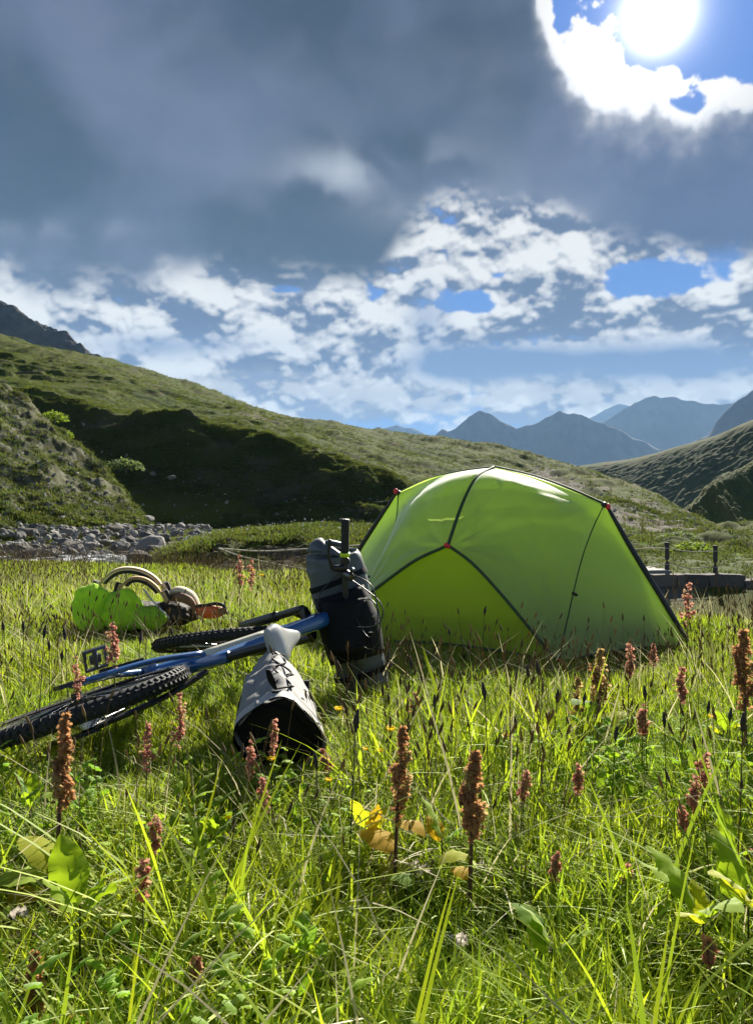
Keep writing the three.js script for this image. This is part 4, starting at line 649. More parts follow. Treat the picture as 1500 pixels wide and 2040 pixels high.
  part(bag, 'pocket_edge', tube([b(392, 1222, 5.42), b(412, 1220, 5.4), b(432, 1217, 5.4), b(446, 1222, 5.4), b(450, 1236, 5.4)], 0.012, 8), dark);
  part(bag, 'buckle', new THREE.BoxGeometry(0.05, 0.045, 0.03).translate(...b(443, 1232, 5.4).toArray()), brown);
  part(bag, 'white_strap', tube([b(286, 1188, 5.4), b(300, 1206, 5.36), b(318, 1226, 5.32), b(338, 1246, 5.28)], 0.006, 6), paint(0.55, 0.52, 0.5));
}

// ---------- grass and plants ----------
const leafMaterial = (r, g, b, more) => paint(r, g, b, { roughness: 0.9, transmission: 0.58, thickness: 0, side: THREE.DoubleSide, specularIntensity: 0.25, clearcoat: 0.1, clearcoatRoughness: 0.45, ...more });
// blades: a list of [x, z, height, width, lean angle, lean, droop]
function bladesGeometry(list, segments = 3) {
  const pos = [], nor = [], index = [];
  for (const [x, z, h, w, dir, lean, droop] of list) {
    const dx = Math.cos(dir), dz = Math.sin(dir), o = pos.length / 3;
    for (let i = 0; i <= segments; i++) {
      const t = i / segments, out = lean * h * t + droop * h * t * t, y = h * (t - 0.42 * droop * t * t), ww = w * (i === segments ? 0.04 : (1 - 0.75 * t * t) * (0.75 + 0.5 * Math.min(1, t * 3)));
      const cx = x + dx * out, cz = z + dz * out;
      pos.push(cx - dz * ww, y, cz + dx * ww, cx + dz * ww, y, cz - dx * ww);
      const sl = lean + 2 * droop * t, n = Math.hypot(1, sl); nor.push(dx / n, -sl / n, dz / n, dx / n, -sl / n, dz / n);
      if (i) { const a = o + (i - 1) * 2; index.push(a, a + 1, a + 3, a, a + 3, a + 2); }
    }
  }
  const g = new THREE.BufferGeometry(); g.setAttribute('position', new THREE.Float32BufferAttribute(pos, 3)); g.setAttribute('normal', new THREE.Float32BufferAttribute(nor, 3)); g.setIndex(index); return g;
}
function tuft(seed, n, spread, height, width, lean, droop, segments) {
  const r = makeRandom(seed), list = [];
  for (let i = 0; i < n; i++) { const a = r() * 6.283, q = Math.sqrt(r()) * spread, h = height * (0.45 + 0.75 * r()); list.push([Math.cos(a) * q, Math.sin(a) * q, h, width * (0.6 + 0.7 * r()), r() * 6.283, lean * (0.2 + r()), droop * (r() * 1.3)]); }
  return bladesGeometry(list, segments);
}
// an outlined leaf, folded along its rib, with a wavy edge
function leafGeometry(length, width, fold, curl, wave = 0.06, n = 9) {
  const pos = [], index = [];
  for (let i = 0; i <= n; i++) { const t = i / n, w = width * 1.15 * Math.pow(Math.sin(Math.PI * Math.pow(Math.min(0.996, 0.01 + 0.99 * t), 0.72)), 0.8), y = length * t * Math.cos(curl * t), z = length * t * Math.sin(curl * t); for (const s of [-1, -0.5, 0, 0.5, 1]) pos.push(s * w, y + Math.abs(s) * w * 0.12, z + Math.abs(s) * fold * w + wave * w * Math.sin(t * 19 + s * 2) * Math.abs(s)); }
  for (let i = 0; i < n; i++) for (let k = 0; k < 4; k++) { const a = i * 5 + k; index.push(a, a + 1, a + 6, a, a + 6, a + 5); }
  const g = new THREE.BufferGeometry(); g.setAttribute('position', new THREE.Float32BufferAttribute(pos, 3)); g.setIndex(index); g.computeVertexNormals(); return g;
}
const tentFoot = (x, z) => { const dx = x - 0.8, dz = z + 5.45, a = dx * 0.896 + dz * 0.442, b = dx * -0.442 + dz * 0.896; return Math.abs(a) / 1.24 + Math.abs(b) / 2.3 < 1 && Math.abs(b) < 0.78; };
function scatter(name, label, category, geometry, material, count, seed, place, tint) {
  const r = makeRandom(seed), mesh = new THREE.InstancedMesh(geometry, material, count), o = new THREE.Object3D(), c = new THREE.Color(); let n = 0;
  for (let tries = 0; n < count && tries < count * 6; tries++) {
    const p = place(r, o); if (!p) continue;
    o.position.copy(p); o.updateMatrix(); mesh.setMatrixAt(n, o.matrix); const [a, b, d] = tint(r, p); mesh.setColorAt(n, c.setRGB(a, b, d)); n++;
  }
  mesh.count = n; mesh.name = name; mesh.userData = { kind: 'stuff', label, category }; scene.add(shade(mesh)); return mesh;
}
const clearings = [[112, 1800], [785, 1805], [935, 1850], [1190, 1490], [1486, 1560], [1400, 1985], [160, 1960]].map(([px, py]) => { const d = EYE * FOC / (py - CY); return [(px - CX) / FOC * d, -d]; });
const flattened = (x, z) => { // how far the grass is pressed down: round the tent and under the bike
  const t = Math.hypot((x - 0.65) / 1.6, (z + 5.0) / 1.25), b = Math.hypot((x + 0.75) / 0.62, (z + 3.0) / 0.95), k = Math.hypot((x + 1.5) / 0.75, (z + 5.1) / 0.6);
  let clear = 0; for (const [cx, cz] of clearings) clear = Math.max(clear, 1 - smooth(0.5, 1.1, Math.hypot((x - cx) / 0.15, (z - cz - 0.12) / 0.26)));
  return (1 - 0.5 * clear) * (1 - 0.55 * (1 - smooth(0.75, 1.1, t)) - 0.5 * (1 - smooth(0.7, 1.15, b)) - 0.6 * (1 - smooth(0.8, 1.3, k)));
};
const meadow = (near, far, power, scaleOf, tilt = 0.25) => (r, o) => {
  const d = Math.sqrt(lerp(near * near, far * far, Math.pow(r(), power))), x = (r() * 2 - 1) * (0.62 * d + 0.25), z = -d;
  const px = CX + FOC * x / d; if (d > table(meadowEdge, px) + lerp(1.6, 0.5, smooth(700, 1200, px)) || tentFoot(x, z)) return null;
  const s = scaleOf(r, x, z, d) * flattened(x, z); o.scale.set(s * (0.85 + 0.3 * r()), s, s * (0.85 + 0.3 * r())); o.rotation.set((r() - 0.5) * tilt, r() * 6.283, (r() - 0.5) * tilt);
  return v3(x, groundHeight(x, z) - 0.005, z);
};
const patchy = (x, z) => fbm(x * 0.9 + 5, 2, z * 0.9, 3);
const greenTint = (r, p) => { const n = patchy(p.x * 1.7, p.z * 1.7), y = 0.5 + 0.5 * r() + 0.35 * n; const k = 0.65 + 0.6 * r(); return [k * lerp(0.5, 1.32, clamp(y * 0.75)), k * lerp(0.82, 1.08, clamp(y)), k * lerp(1.3, 0.7, clamp(y))]; };
const grassMaterial = leafMaterial(0.36, 0.44, 0.024, { clearcoat: 0.25 });
{
  const lift = (r, x, z, d) => 0.75 + 0.35 * r() + 0.3 * patchy(x, z);
  for (let i = 0; i < 4; i++) scatter(numbered('meadow_grass'), 'dense green grass of the near meadow', 'grass', tuft(40 + i, 10, 0.07, 0.15, 0.0027, 0.65, 0.65, 4), grassMaterial, 2500, 60 + i, meadow(0.75, 3.3, 1, lift), greenTint);
  for (let i = 0; i < 2; i++) scatter(numbered('meadow_grass'), 'long arching grass blades in the foreground', 'grass', tuft(50 + i, 8, 0.06, 0.3, 0.0034, 0.55, 0.75, 6), grassMaterial, 360, 70 + i, meadow(0.7, 2.6, 1, (r, x, z) => patchy(x * 0.8 + 3, z * 0.8) > 0.12 ? 0.65 + 0.5 * r() : 0.3), greenTint);
  for (let i = 0; i < 3; i++) scatter(numbered('meadow_grass'), 'green grass of the middle meadow', 'grass', tuft(80 + i, 15, 0.11, 0.135, 0.003, 0.65, 0.6, 3), grassMaterial, 5200, 90 + i, meadow(3.2, 6.8, 1, lift), greenTint);
  for (let i = 0; i < 2; i++) scatter(numbered('meadow_grass'), 'sunlit grass at the far side of the meadow', 'grass', tuft(100 + i, 18, 0.17, 0.13, 0.0046, 0.7, 0.5, 2), grassMaterial, 11000, 110 + i, meadow(6.5, 15, 1, lift), greenTint);
  scatter('dry_grass', 'pale dry grass blades scattered through the meadow', 'grass', tuft(120, 5, 0.06, 0.24, 0.0022, 0.8, 0.8, 4), leafMaterial(0.46, 0.42, 0.25), 1900, 121, meadow(0.75, 9, 1, (r) => 0.6 + 0.6 * r(), 0.7), (r) => { const k = 0.7 + 0.5 * r(); return [k, k, k]; });
  // stems with small dark seed heads
  const stems = [], heads = [], r = makeRandom(130); for (let i = 0; i < 4; i++) { const a = r() * 6.28, h = 0.24 + 0.12 * r(), x = Math.cos(a) * 0.07, z = Math.sin(a) * 0.07, top = v3(x * 1.6, h, z * 1.6); stems.push(taper([v3(x, 0, z), v3(x * 1.2, h * 0.6, z * 1.2), top], [0.0011, 0.0009, 0.0007], 4, 5, false)); heads.push(taper([top, top.clone().add(v3(x * 0.08, 0.012, z * 0.08)), top.clone().add(v3(x * 0.15, 0.028, z * 0.15))], [0.0018, 0.0042, 0.0012], 6, 5)); }
  scatter('seeding_grass', 'thin stems with small brown seed heads across the meadow', 'grass', merge([...stems, ...heads]), leafMaterial(0.14, 0.1, 0.045), 2300, 131, meadow(1.4, 12, 1, (r) => 0.75 + 0.4 * r()), (r) => { const k = 0.6 + 0.9 * r(); return [k, k, k]; });
  // leafy ground cover
  const leaves = [], q = makeRandom(140); for (let i = 0; i < 16; i++) { const g = leafGeometry(0.02 + 0.026 * q(), 0.0042 + 0.005 * q(), 0.45, 0.5, 0.25, 6); g.rotateX(0.1 + q() * 1.3); g.rotateY(q() * 6.28); const a = q() * 6.28, d = 0.055 * Math.sqrt(q()); g.translate(Math.cos(a) * d, 0.04 + 0.13 * q(), Math.sin(a) * d); leaves.push(g); }
  scatter('ground_herbs', 'low leafy herbs between the grass in the foreground', 'herbs', merge(leaves), leafMaterial(0.24, 0.36, 0.02, { clearcoat: 0.05 }), 190, 141, (r, o) => { const p = meadow(0.7, 2.5, 1, (s) => 0.7 + 0.6 * s())(r, o); return p && patchy(p.x * 1.2 + 9, p.z * 1.2) + (p.x < -0.1 && p.z > -2.2 ? 0.2 : 0) > 0.02 ? p : null; }, greenTint);
  // the slopes: tussocks
  const tussock = tuft(150, 16, 0.5, 0.3, 0.03, 0.9, 0.6, 2), hillGrass = leafMaterial(0.088, 0.118, 0.018, { clearcoat: 0 });
  const onSlope = (slope, s0, s1, t0, t1, size) => (r, o) => { const p = slope(lerp(s0, s1, r()), lerp(t0, t1, r())), k = size * (0.6 + 0.8 * r()); if (fbm(p.x * 0.2, p.y * 0.3, p.z * 0.2, 3) < -0.1 - 0.25 * r()) return null; o.scale.set(k, k * (0.6 + 0.5 * r()), k); o.rotation.set((r() - 0.5) * 0.4, r() * 6.28, (r() - 0.5) * 0.4); return p; };
  const hillTint = (r) => { const k = 0.55 + 0.75 * r(), y = r(); return [k * (0.85 + 0.4 * y), k, k * (0.8 + 0.3 * r())]; };
  const cover = (slope, count, seed, s0, s1, t0, t1, size, where) => scatter(numbered('hillside_grass'), `grass tussocks covering ${where}`, 'grass', tussock, hillGrass, count, seed, onSlope(slope, s0, s1, t0, t1, size), hillTint);
  cover(mainSlope, 11000, 160, 0.33, 0.8, 0, 0.25, 0.65, 'the shaded scarp on the left');
  cover(mainSlope, 20000, 161, 0.33, 0.95, 0.24, 0.6, 0.62, 'the sunlit terrace of the left hill');
  cover(mainSlope, 12000, 162, 0.33, 0.95, 0.58, 0.77, 0.85, 'the upper left hill');
  cover(spurSlope, 5200, 163, 0.62, 1, 0, 0.62, 0.5, 'the stony spur on the left');
  cover(erodedSlope, 3800, 164, 0.3, 1, 0, 0.7, 0.9, 'the eroded hill right of the tent');
  cover(knollSlope, 2600, 165, 0, 0.5, 0, 0.66, 0.7, 'the knoll beyond the rope fence');
  cover(moundSlope, 1500, 170, 0, 0.75, 0.08, 0.4, 0.24, 'the shaded bank of the mound');
  cover(moundSlope, 7000, 166, 0, 0.75, 0.4, 0.72, 0.28, 'the mound beside the stream');
  scatter('bank_grass', 'low turf on the valley floor beyond the meadow', 'grass', tussock, hillGrass, 13000, 167, (r, o) => { const d = lerp(9, 80, Math.pow(r(), 1.1)), px = lerp(-150, 1700, r()); if (d < table(meadowEdge, px) + 1 || (px < 340 && d < 40 && (d < 24 || r() > 0.4)) || (px > 1080 && d < 20.8)) return null; const x = (px - CX) / FOC * d, k = Math.min(0.6, 0.2 + 0.01 * d); o.scale.set(k, k * 0.7, k); o.rotation.set(0, r() * 6, 0); return v3(x, groundHeight(x, -d) - 0.02, -d); }, hillTint);
}

// bushes on the slopes
const bushLeaves = (() => { const list = [], r = makeRandom(200); for (let i = 0; i < 420; i++) { const a = r() * 6.28, b = Math.acos(r()), q = 0.6 + 0.4 * r(), p = v3(Math.sin(b) * Math.cos(a) * q, Math.cos(b) * q * 0.7, Math.sin(b) * Math.sin(a) * q), g = leafGeometry(0.16, 0.06, 0.2, 0.4, 0.05, 3); g.rotateX(r() * 3); g.rotateY(r() * 6.28); g.translate(p.x, p.y, p.z); list.push(g); } return merge(list); })();
function addBush(px, py, d, sx, sy, label, mat, seed) { const g = thing('bush', label, 'bush', at(px, py, d)); const m = part(g, 'foliage', bushLeaves, mat); m.scale.set(sx, sy, sx); m.rotation.y = seed; part(g, 'stem', taper([v3(0, -0.3 * sy, 0), v3(0.05 * sx, 0.3 * sy, 0)], [0.06 * sx, 0.02 * sx], 6, 4), paint(0.06, 0.05, 0.04, { roughness: 0.9 })); return g; }
const bushGreen = leafMaterial(0.13, 0.18, 0.05, { clearcoat: 0 }), bushBright = leafMaterial(0.2, 0.28, 0.02, { clearcoat: 0 });
addBush(250, 934, 78, 1.9, 1.5, 'rounded pale green bush halfway down the shaded slope', bushGreen, 1); addBush(110, 836, 84, 1.5, 1.3, 'bright bush near the top of the gully left of the scarp', bushBright, 2); addBush(128, 872, 70, 0.9, 1.1, 'small bright bush lower in the gully behind the spur', bushBright, 3);
addBush(360, 1108, 15.6, 0.2, 0.22, 'bright leafy bush at the left end of the grassy mound', bushBright, 4); addBush(1375, 1100, 42, 1.2, 0.8, 'green bush behind the two fence posts', bushBright, 5); addBush(1352, 1082, 52, 1.6, 1.1, 'dark green bush on the left foot of the knoll', bushGreen, 6); addBush(1480, 1124, 34, 1.1, 0.6, 'pale leafy bush at the right edge beyond the wall', bushGreen, 7); addBush(1430, 1130, 33, 0.9, 0.45, 'low pale bush right of the farther fence post', bushGreen, 8);

addBush(575, 838, 236, 1.3, 1.2, 'tiny dark bush on the skyline of the left hill', bushGreen, 9); addBush(628, 848, 236, 1.8, 1.1, 'wider dark bush on the skyline right of the tiny one', bushGreen, 10); addBush(510, 818, 237, 2.4, 1.2, 'dark shrub patch high on the left skyline', bushGreen, 11);
scatter('white_flowers', 'small white flowers along the top of the grassy mound', 'flowers', new THREE.IcosahedronGeometry(1, 0), paint(0.8, 0.8, 0.74, { roughness: 0.9 }), 150, 180, (r, o) => { const p = moundSlope(0.05 + 0.65 * r(), 0.44 + 0.18 * r()), k = 0.009 + 0.012 * r(); o.scale.set(k, k, k); o.rotation.set(r(), r(), r()); p.y += 0.06 + 0.16 * r(); return p; }, (r) => { const k = 0.7 + 0.3 * r(); return [k, k, k]; });

// docks and sorrels: stem, seed heads, leaves
const stemBrown = paint(0.07, 0.03, 0.022, { roughness: 0.7 }), stemGreen = leafMaterial(0.09, 0.1, 0.03), rust = [leafMaterial(0.46, 0.25, 0.11), leafMaterial(0.32, 0.17, 0.075), leafMaterial(0.5, 0.36, 0.16)], pink = [leafMaterial(0.5, 0.25, 0.18), leafMaterial(0.44, 0.18, 0.13), leafMaterial(0.46, 0.3, 0.17)], dockLeaf = [[0.3, 0.43, 0.015], [0.42, 0.45, 0.015], [0.55, 0.35, 0.015], [0.17, 0.3, 0.025]].map((c) => leafMaterial(...c, { clearcoat: 0.02, transmission: 0.66 }));
const valve = (() => { const a = leafGeometry(0.0075, 0.0034, 0.35, 0.3, 0, 2), b = a.clone().rotateY(2.1); return merge([a, b]); })();
function seedCluster(r, path, r0, count, size) { // valves crowded round a branch, in whorls
  const c = new THREE.CatmullRomCurve3(path), list = [];
  for (let i = 0; i < count; i++) { const whorl = Math.floor(r() * 15), t = clamp((whorl + 0.15 + r() * 0.5) / 15.5), p = c.getPoint(t), a = r() * 6.28, q = r0 * (0.75 + 0.5 * ((whorl * 7919) % 5) / 4) * (1 - 0.7 * t) * (0.25 + 0.9 * r()), g = valve.clone(), k = size * (0.7 + 0.7 * r()); g.scale(k, k, k); g.rotateX(1.2 + r()); g.rotateY(r() * 6.28); g.translate(p.x + Math.cos(a) * q, p.y - 0.25 * q, p.z + Math.sin(a) * q); list.push(g); }
  return merge(list);
}
function addDock(name, label, category, px, py, d, height, opts) {
  const { lean = 0, heads = 5, thick = 0.004, seeds = 420, size = 1, mats = rust, leaves = 3, leafSize = 0.09, wide = 0.018, from = 0.45, group, seed = 1, stem = stemBrown } = opts, r = makeRandom(seed * 77 + 3);
  const base = at(px, py, d); base.y = groundHeight(base.x, base.z) - 0.01;
  const g = thing(name, label, category, base, group), top = v3(lean * height, height, 0.02 * height), mid = v3(lean * height * 0.35, height * 0.5, 0);
  const axis = new THREE.CatmullRomCurve3([v3(0, 0, 0), mid, top]);
  part(g, 'stem', taper([v3(0, 0, 0), mid, top], [thick, thick * 0.8, thick * 0.25], 7, 14, false), stem);
  part(g, 'seed_head', seedCluster(r, [axis.getPoint(from + (1 - from) * 0.2), axis.getPoint(0.85), top], wide * 0.62, Math.round(seeds * 0.3), size * 1.1), mats[0]);
  for (let i = 0; i < heads; i++) {
    const t = from + (1 - from) * (0.05 + 0.6 * i / heads), p = axis.getPoint(t), a = r() * 6.28, len = height * (0.16 + 0.14 * r()) * (1.25 - t), e = p.clone().add(v3(Math.cos(a) * len * 0.34, len * (0.75 + 0.4 * r()), Math.sin(a) * len * 0.34)), m = p.clone().lerp(e, 0.5).add(v3(Math.cos(a) * len * 0.14, 0, Math.sin(a) * len * 0.14));
    const h = part(g, 'seed_head', seedCluster(r, [p, m, e], wide * 0.46, Math.round(seeds * 0.42 / heads), size * 1.1), mats[i % 3]); part(h, 'branch', taper([p, m, e], [thick * 0.4, thick * 0.3, thick * 0.15], 5, 5, false), stem);
  }
  for (let i = 0; i < leaves; i++) { const t = 0.05 + 0.6 * r() * (i / Math.max(1, leaves)), p = axis.getPoint(t), k = leafSize * (0.6 + 0.6 * r()), l = leafGeometry(k, k * 0.3, 0.25, 0.7, 0.12); l.rotateX(0.35 + 0.8 * r()); l.rotateY(r() * 6.28); l.translate(p.x, p.y, p.z); part(g, 'leaf', l, dockLeaf[Math.floor(r() * 4)]); }
  return g;
}
const onGround = (py, d) => d;   // (distances below are where the stems meet the ground)
const groundD = (py) => EYE * FOC / (py - CY);
for (const [px, basePy, topPy, lean, o, label] of [
  [112, 1800, 1420, 0.06, { heads: 8, thick: 0.0055, seeds: 900, wide: 0.022, leaves: 5, leafSize: 0.12, size: 1.15 }, 'tall rust-brown dock at the left, in front of the rear wheel'],
  [785, 1805, 1440, 0.05, { heads: 6, thick: 0.0045, seeds: 620, wide: 0.016, leaves: 5, leafSize: 0.1, size: 1.1 }, 'slender rust-brown dock with yellowed leaves in the centre foreground'],
  [935, 1850, 1495, 0.03, { heads: 9, thick: 0.005, seeds: 1000, wide: 0.024, leaves: 4, size: 1.1 }, 'bushy brown dock right of the slender one in the centre'],
  [1190, 1490, 1282, 0.02, { heads: 7, thick: 0.006, seeds: 700, wide: 0.034, leaves: 4, leafSize: 0.15, size: 1.3, mats: [rust[2], rust[2], rust[1]], from: 0.35 }, 'greenish brown dock standing before the right tent corner'],
  [1148, 1480, 1338, 0.02, { heads: 4, thick: 0.004, seeds: 380, wide: 0.02, leaves: 2, leafSize: 0.12, size: 1.2, mats: [rust[2], rust[1], rust[2]], from: 0.3 }, 'shorter brown dock just left of the greenish one'],
  [1486, 1560, 1250, -0.03, { heads: 8, thick: 0.006, seeds: 900, wide: 0.024, leaves: 3, leafSize: 0.12, size: 1.4 }, 'tall dark brown dock at the right edge'],
  [70, 2090, 1895, 0.02, { heads: 5, thick: 0.003, seeds: 420, wide: 0.014, leaves: 2, from: 0.3 }, 'reddish dock head at the bottom left corner']]) { const d = groundD(basePy); addDock('dock_plant', label, 'dock', px, basePy, d, EYE - (topPy - CY) / FOC * d, { ...o, lean, seed: px }); }
const sorrelLook = { heads: 6, thick: 0.0014, seeds: 150, wide: 0.008, leaves: 1, leafSize: 0.06, mats: pink, from: 0.62, stem: stemGreen };
const farSorrel = { ...sorrelLook, seeds: 170, size: 1.35, wide: 0.015, thick: 0.0022, leafSize: 0.08 };
for (const [px, basePy, topPy, lean, far, label] of [
  [1250, 1470, 1272, 0.02, 1, 'pink sorrel standing against the right end of the tent'], [1366, 1400, 1145, 0.02, 1, 'tall pink sorrel before the stone wall'], [1378, 1760, 1540, 0.04, 0, 'pink sorrel beside a large yellow-green leaf on the right'], [1392, 1740, 1490, 0.05, 0, 'tallest pink sorrel in the right-hand clump'], [1366, 1780, 1600, -0.05, 0, 'leaning sorrel left in the right-hand clump'], [1036, 1720, 1530, 0.06, 0, 'branched pink sorrel right of the bushy dock'], [1148, 1690, 1520, 0.02, 0, 'small pink sorrel in the middle of the right meadow'], [1278, 1580, 1400, 0.01, 1, 'pink sorrel behind the greenish dock'], [1355, 1540, 1325, 0.0, 1, 'dark pink sorrel left of the edge dock'], [1420, 2040, 1860, -0.08, 0, 'pink sorrel at the lower right before broad leaves'], [290, 1730, 1430, 0.02, 0, 'tall pinkish sorrel left of the saddle bag'], [352, 1690, 1375, 0.03, 0, 'reddish sorrel in front of the rear tyre'], [232, 1500, 1235, -0.02, 1, 'faded sorrel in front of the lime rain cover'], [162, 1560, 1300, -0.03, 0, 'pink sorrel in front of the pedal'], [305, 1850, 1620, 0.05, 0, 'pink sorrel below the rear tyre'], [283, 1960, 1700, 0.02, 0, 'thin pink sorrel low on the left'], [492, 1700, 1470, 0.04, 0, 'reddish sorrel left of the saddle bag mouth'], [540, 1660, 1425, 0.03, 0, 'branched sorrel in front of the saddle bag mouth'], [525, 1750, 1545, 0.0, 0, 'orange sorrel below the saddle bag'], [662, 1640, 1485, -0.12, 0, 'leaning sorrel right of the saddle bag'], [824, 1480, 1365, 0.02, 1, 'small sorrel before the tent door shade'], [478, 1300, 1105, 0.0, 1, 'sorrel left of two against the shaded bank'], [502, 1290, 1112, 0.0, 1, 'sorrel right of two against the shaded bank'], [388, 2060, 1895, 0.03, 0, 'branched pale sorrel at the bottom left of the middle'], [1245, 1850, 1720, 0.04, 0, 'orange sorrel low in the right foreground'], [1100, 1860, 1700, 0.05, 0, 'faded sorrel right of the bushy dock foot'], [1300, 1400, 1270, 0.01, 1, 'short sorrel at the foot of the tent end'], [1490, 1800, 1690, 0.0, 0, 'sorrel at the right edge below the dock']]) { const d = groundD(basePy); addDock('sorrel', label, 'sorrel', px, basePy, d, EYE - (topPy - CY) / FOC * d, { ...(far ? farSorrel : sorrelLook), lean, seed: px + topPy, group: 'pink sorrels in the meadow' }); }
{ // dark-headed stems and buttercups
  const stemMat = leafMaterial(0.05, 0.07, 0.02), headMat = paint(0.03, 0.022, 0.018, { roughness: 0.9 });
  const model = new THREE.Group(); part(model, 'stem', taper([v3(0, 0, 0), v3(0.012, 0.17, 0), v3(0.02, 0.33, 0)], [0.0015, 0.0013, 0.001], 6, 8, false), stemMat); part(model, 'flower_head', taper([v3(0.02, 0.325, 0), v3(0.022, 0.345, 0), v3(0.026, 0.37, 0)], [0.002, 0.0062, 0.002], 8, 8), headMat);
  const r = makeRandom(300);
  const spots = [[955, 1300], [1082, 1500], [1150, 1520], [648, 1760], [690, 1750], [830, 1460], [850, 1440], [1060, 1470], [1095, 1540], [270, 1420], [120, 1420], [140, 1400], [100, 1390], [170, 1390], [350, 1330], [1330, 1620], [1290, 1560], [1400, 1560], [1440, 1600], [1210, 1640], [1040, 1580], [980, 1600], [870, 1560], [1470, 1690], [760, 1430], [905, 1330], [20, 1350], [50, 1360], [75, 1410], [1460, 1420], [1400, 1350]];
  spots.forEach(([px, py]) => { const d = groundD(py + 60), o = model.clone(); o.name = numbered('plantain'); o.position.copy(at(px, 0, d)); o.position.y = groundHeight(o.position.x, -d); const s = 0.75 + 0.35 * r(); o.scale.set(s * (1 + d * 0.04), s, s * (1 + d * 0.04)); o.rotation.y = r() * 6.28; scene.add(o); tag(o, `thin dark-headed plantain stem ${d > 3.2 ? (px < 500 ? 'in the grass behind the bike' : 'in the grass before the tent') : px < 760 ? 'in the grass between the bike and the central docks' : px < 1150 ? 'in the grass right of the central docks' : 'in the grass among the right-hand sorrels'}`, 'plantain', 'plantain stems in the meadow'); });
  const petal = leafMaterial(0.9, 0.64, 0.005, { clearcoat: 0, transmission: 0.45 }), flower = (px, py, lift, small, label) => { const size = small * 1.5; const d = groundD(py + lift), base = at(px, 0, d), h = EYE - (py - CY) / FOC * d; base.y = 0; const g = thing('buttercup', label, 'buttercup', base, 'yellow buttercups in the meadow'); part(g, 'stem', taper([v3(0, 0, 0), v3(0.01, h * 0.5, 0), v3(0, h, 0)], [0.0012, 0.001, 0.0008], 5, 6, false), stemMat); for (let i = 0; i < 5; i++) { const l = leafGeometry(size, size * 0.52, 0.3, 0.5, 0, 4); l.rotateX(0.45); l.rotateY(i * 1.2566 + px); l.translate(0, h, 0); part(g, 'petal', l, petal); } part(g, 'flower_centre', new THREE.SphereGeometry(size * 0.25, 8, 6).translate(0, h + size * 0.12, 0), paint(0.45, 0.4, 0.02)); };
  for (const [px, py, lift, size, label] of [[675, 1415, 120, 0.013, 'yellow buttercup right of the saddle bag'], [778, 1456, 130, 0.013, 'yellow buttercup right at the tip of the slender dock'], [757, 1498, 120, 0.009, 'small buttercup left of the slender dock head'], [728, 1494, 110, 0.008, 'pale buttercup between bag and slender dock'], [655, 1556, 130, 0.008, 'buttercup below the leaning sorrel'], [1010, 1468, 120, 0.012, 'yellow buttercup above the branched sorrel on the right'], [1418, 1430, 100, 0.012, 'yellow buttercup left of the edge dock'], [540, 1515, 150, 0.01, 'yellow buttercup under the saddle bag mouth'], [503, 1137, 60, 0.02, 'buttercup at the far meadow edge left of the handlebar bag'], [522, 1147, 60, 0.018, 'buttercup at the far meadow edge beside the handlebar bag'], [455, 1632, 130, 0.007, 'orange-yellow buttercup in the left middle grass']]) flower(px, py, lift, size, label);
  // withered leaves lying in the grass
  for (const [px, py, d, k, label] of [[865, 1805, 1.66, 0.09, 'pale withered leaf between the two central docks'], [985, 1800, 1.68, 0.08, 'pale withered leaf at the foot of the bushy dock'], [905, 1960, 1.42, 0.06, 'pale withered leaf below the bushy dock'], [1090, 2005, 1.36, 0.07, 'pale withered leaf at the bottom right of the middle'], [20, 1890, 1.5, 0.06, 'pale withered leaf at the left edge'], [1375, 1690, 1.95, 0.05, 'pale withered leaf under the right-hand sorrels']]) { const l = leafGeometry(k * 0.8, k * 0.24, 0.25, 0.35, 0.6, 12); l.rotateX(1.15); l.rotateY(px); const base = at(px, py, d); base.y = 0.07; single('withered_leaf', l, leafMaterial(0.36, 0.32, 0.26, { transmission: 0.25 }), label, 'leaf', base, 'withered leaves in the grass'); }
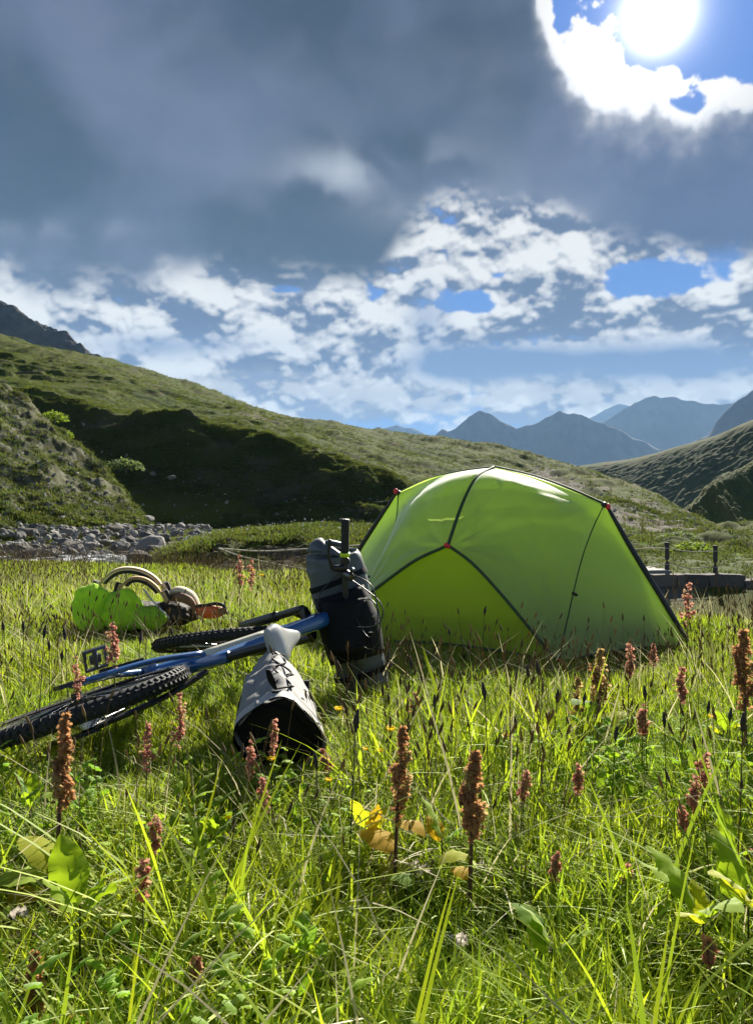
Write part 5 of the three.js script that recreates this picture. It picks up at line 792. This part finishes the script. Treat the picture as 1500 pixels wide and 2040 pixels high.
  // broad leaves low in the foreground
  const broad = (px, py, d, n, size, label, pick) => { const base = at(px, py, d); base.y = groundHeight(base.x, base.z); const g = thing('broad_leaf_plant', label, 'plant', base), q = makeRandom(px * 3 + py), raise = 0.06 + 0.05 * q(); for (let i = 0; i < n; i++) { const k = size * (0.45 + 0.5 * q()), l = leafGeometry(k, k * (0.2 + 0.08 * q()), 0.3, 0.25 + 0.45 * q(), 0.22, 14); l.translate(0, k * 0.35, 0); l.rotateX(0.05 + 0.55 * q()); l.rotateZ((q() - 0.5) * 0.5); l.rotateY(q() * 6.28); l.translate(0, raise, 0); const lf = part(g, 'leaf', l, dockLeaf[pick[Math.floor(q() * pick.length)]]); part(lf, 'stalk', taper([v3(0, 0, 0), v3(0, raise + k * 0.33, 0)], [0.0022, 0.0016], 5, 3, false), stemGreen); } };
  broad(160, 1960, 1.36, 6, 0.13, 'large pale green leaves at the foot of the left dock', [0, 0, 3]); broad(1400, 1980, 1.34, 5, 0.13, 'upright yellow-green leaves at the lower right', [0, 1]); broad(1490, 1960, 1.38, 5, 0.14, 'bright broad leaves at the right edge of the foreground', [0, 1]); broad(740, 1760, 1.75, 4, 0.11, 'yellow-green leaves left of the slender dock', [0, 1, 2]); broad(880, 1790, 1.7, 4, 0.1, 'mixed green and orange leaves between the two central docks', [0, 2, 3]); broad(1150, 1500, 2.75, 4, 0.12, 'yellowed leaves at the foot of the greenish dock', [1, 2, 0]); broad(1440, 1540, 2.6, 5, 0.13, 'yellow-green leaves left of the edge dock foot', [0, 1]); broad(420, 1780, 1.75, 4, 0.1, 'leaf clump below the saddle bag', [0, 3]); broad(60, 1740, 1.85, 5, 0.1, 'leafy clump at the left edge', [0, 0, 3]); broad(1100, 2030, 1.3, 4, 0.09, 'small leaf clump at the bottom right of the middle', [0, 3]); broad(600, 2010, 1.32, 4, 0.08, 'small leaf clump at the bottom centre', [0, 3]); broad(1460, 1830, 1.65, 4, 0.12, 'broad leaves under the right-hand sorrels', [0, 1]);
}

renderer.render(scene, camera);
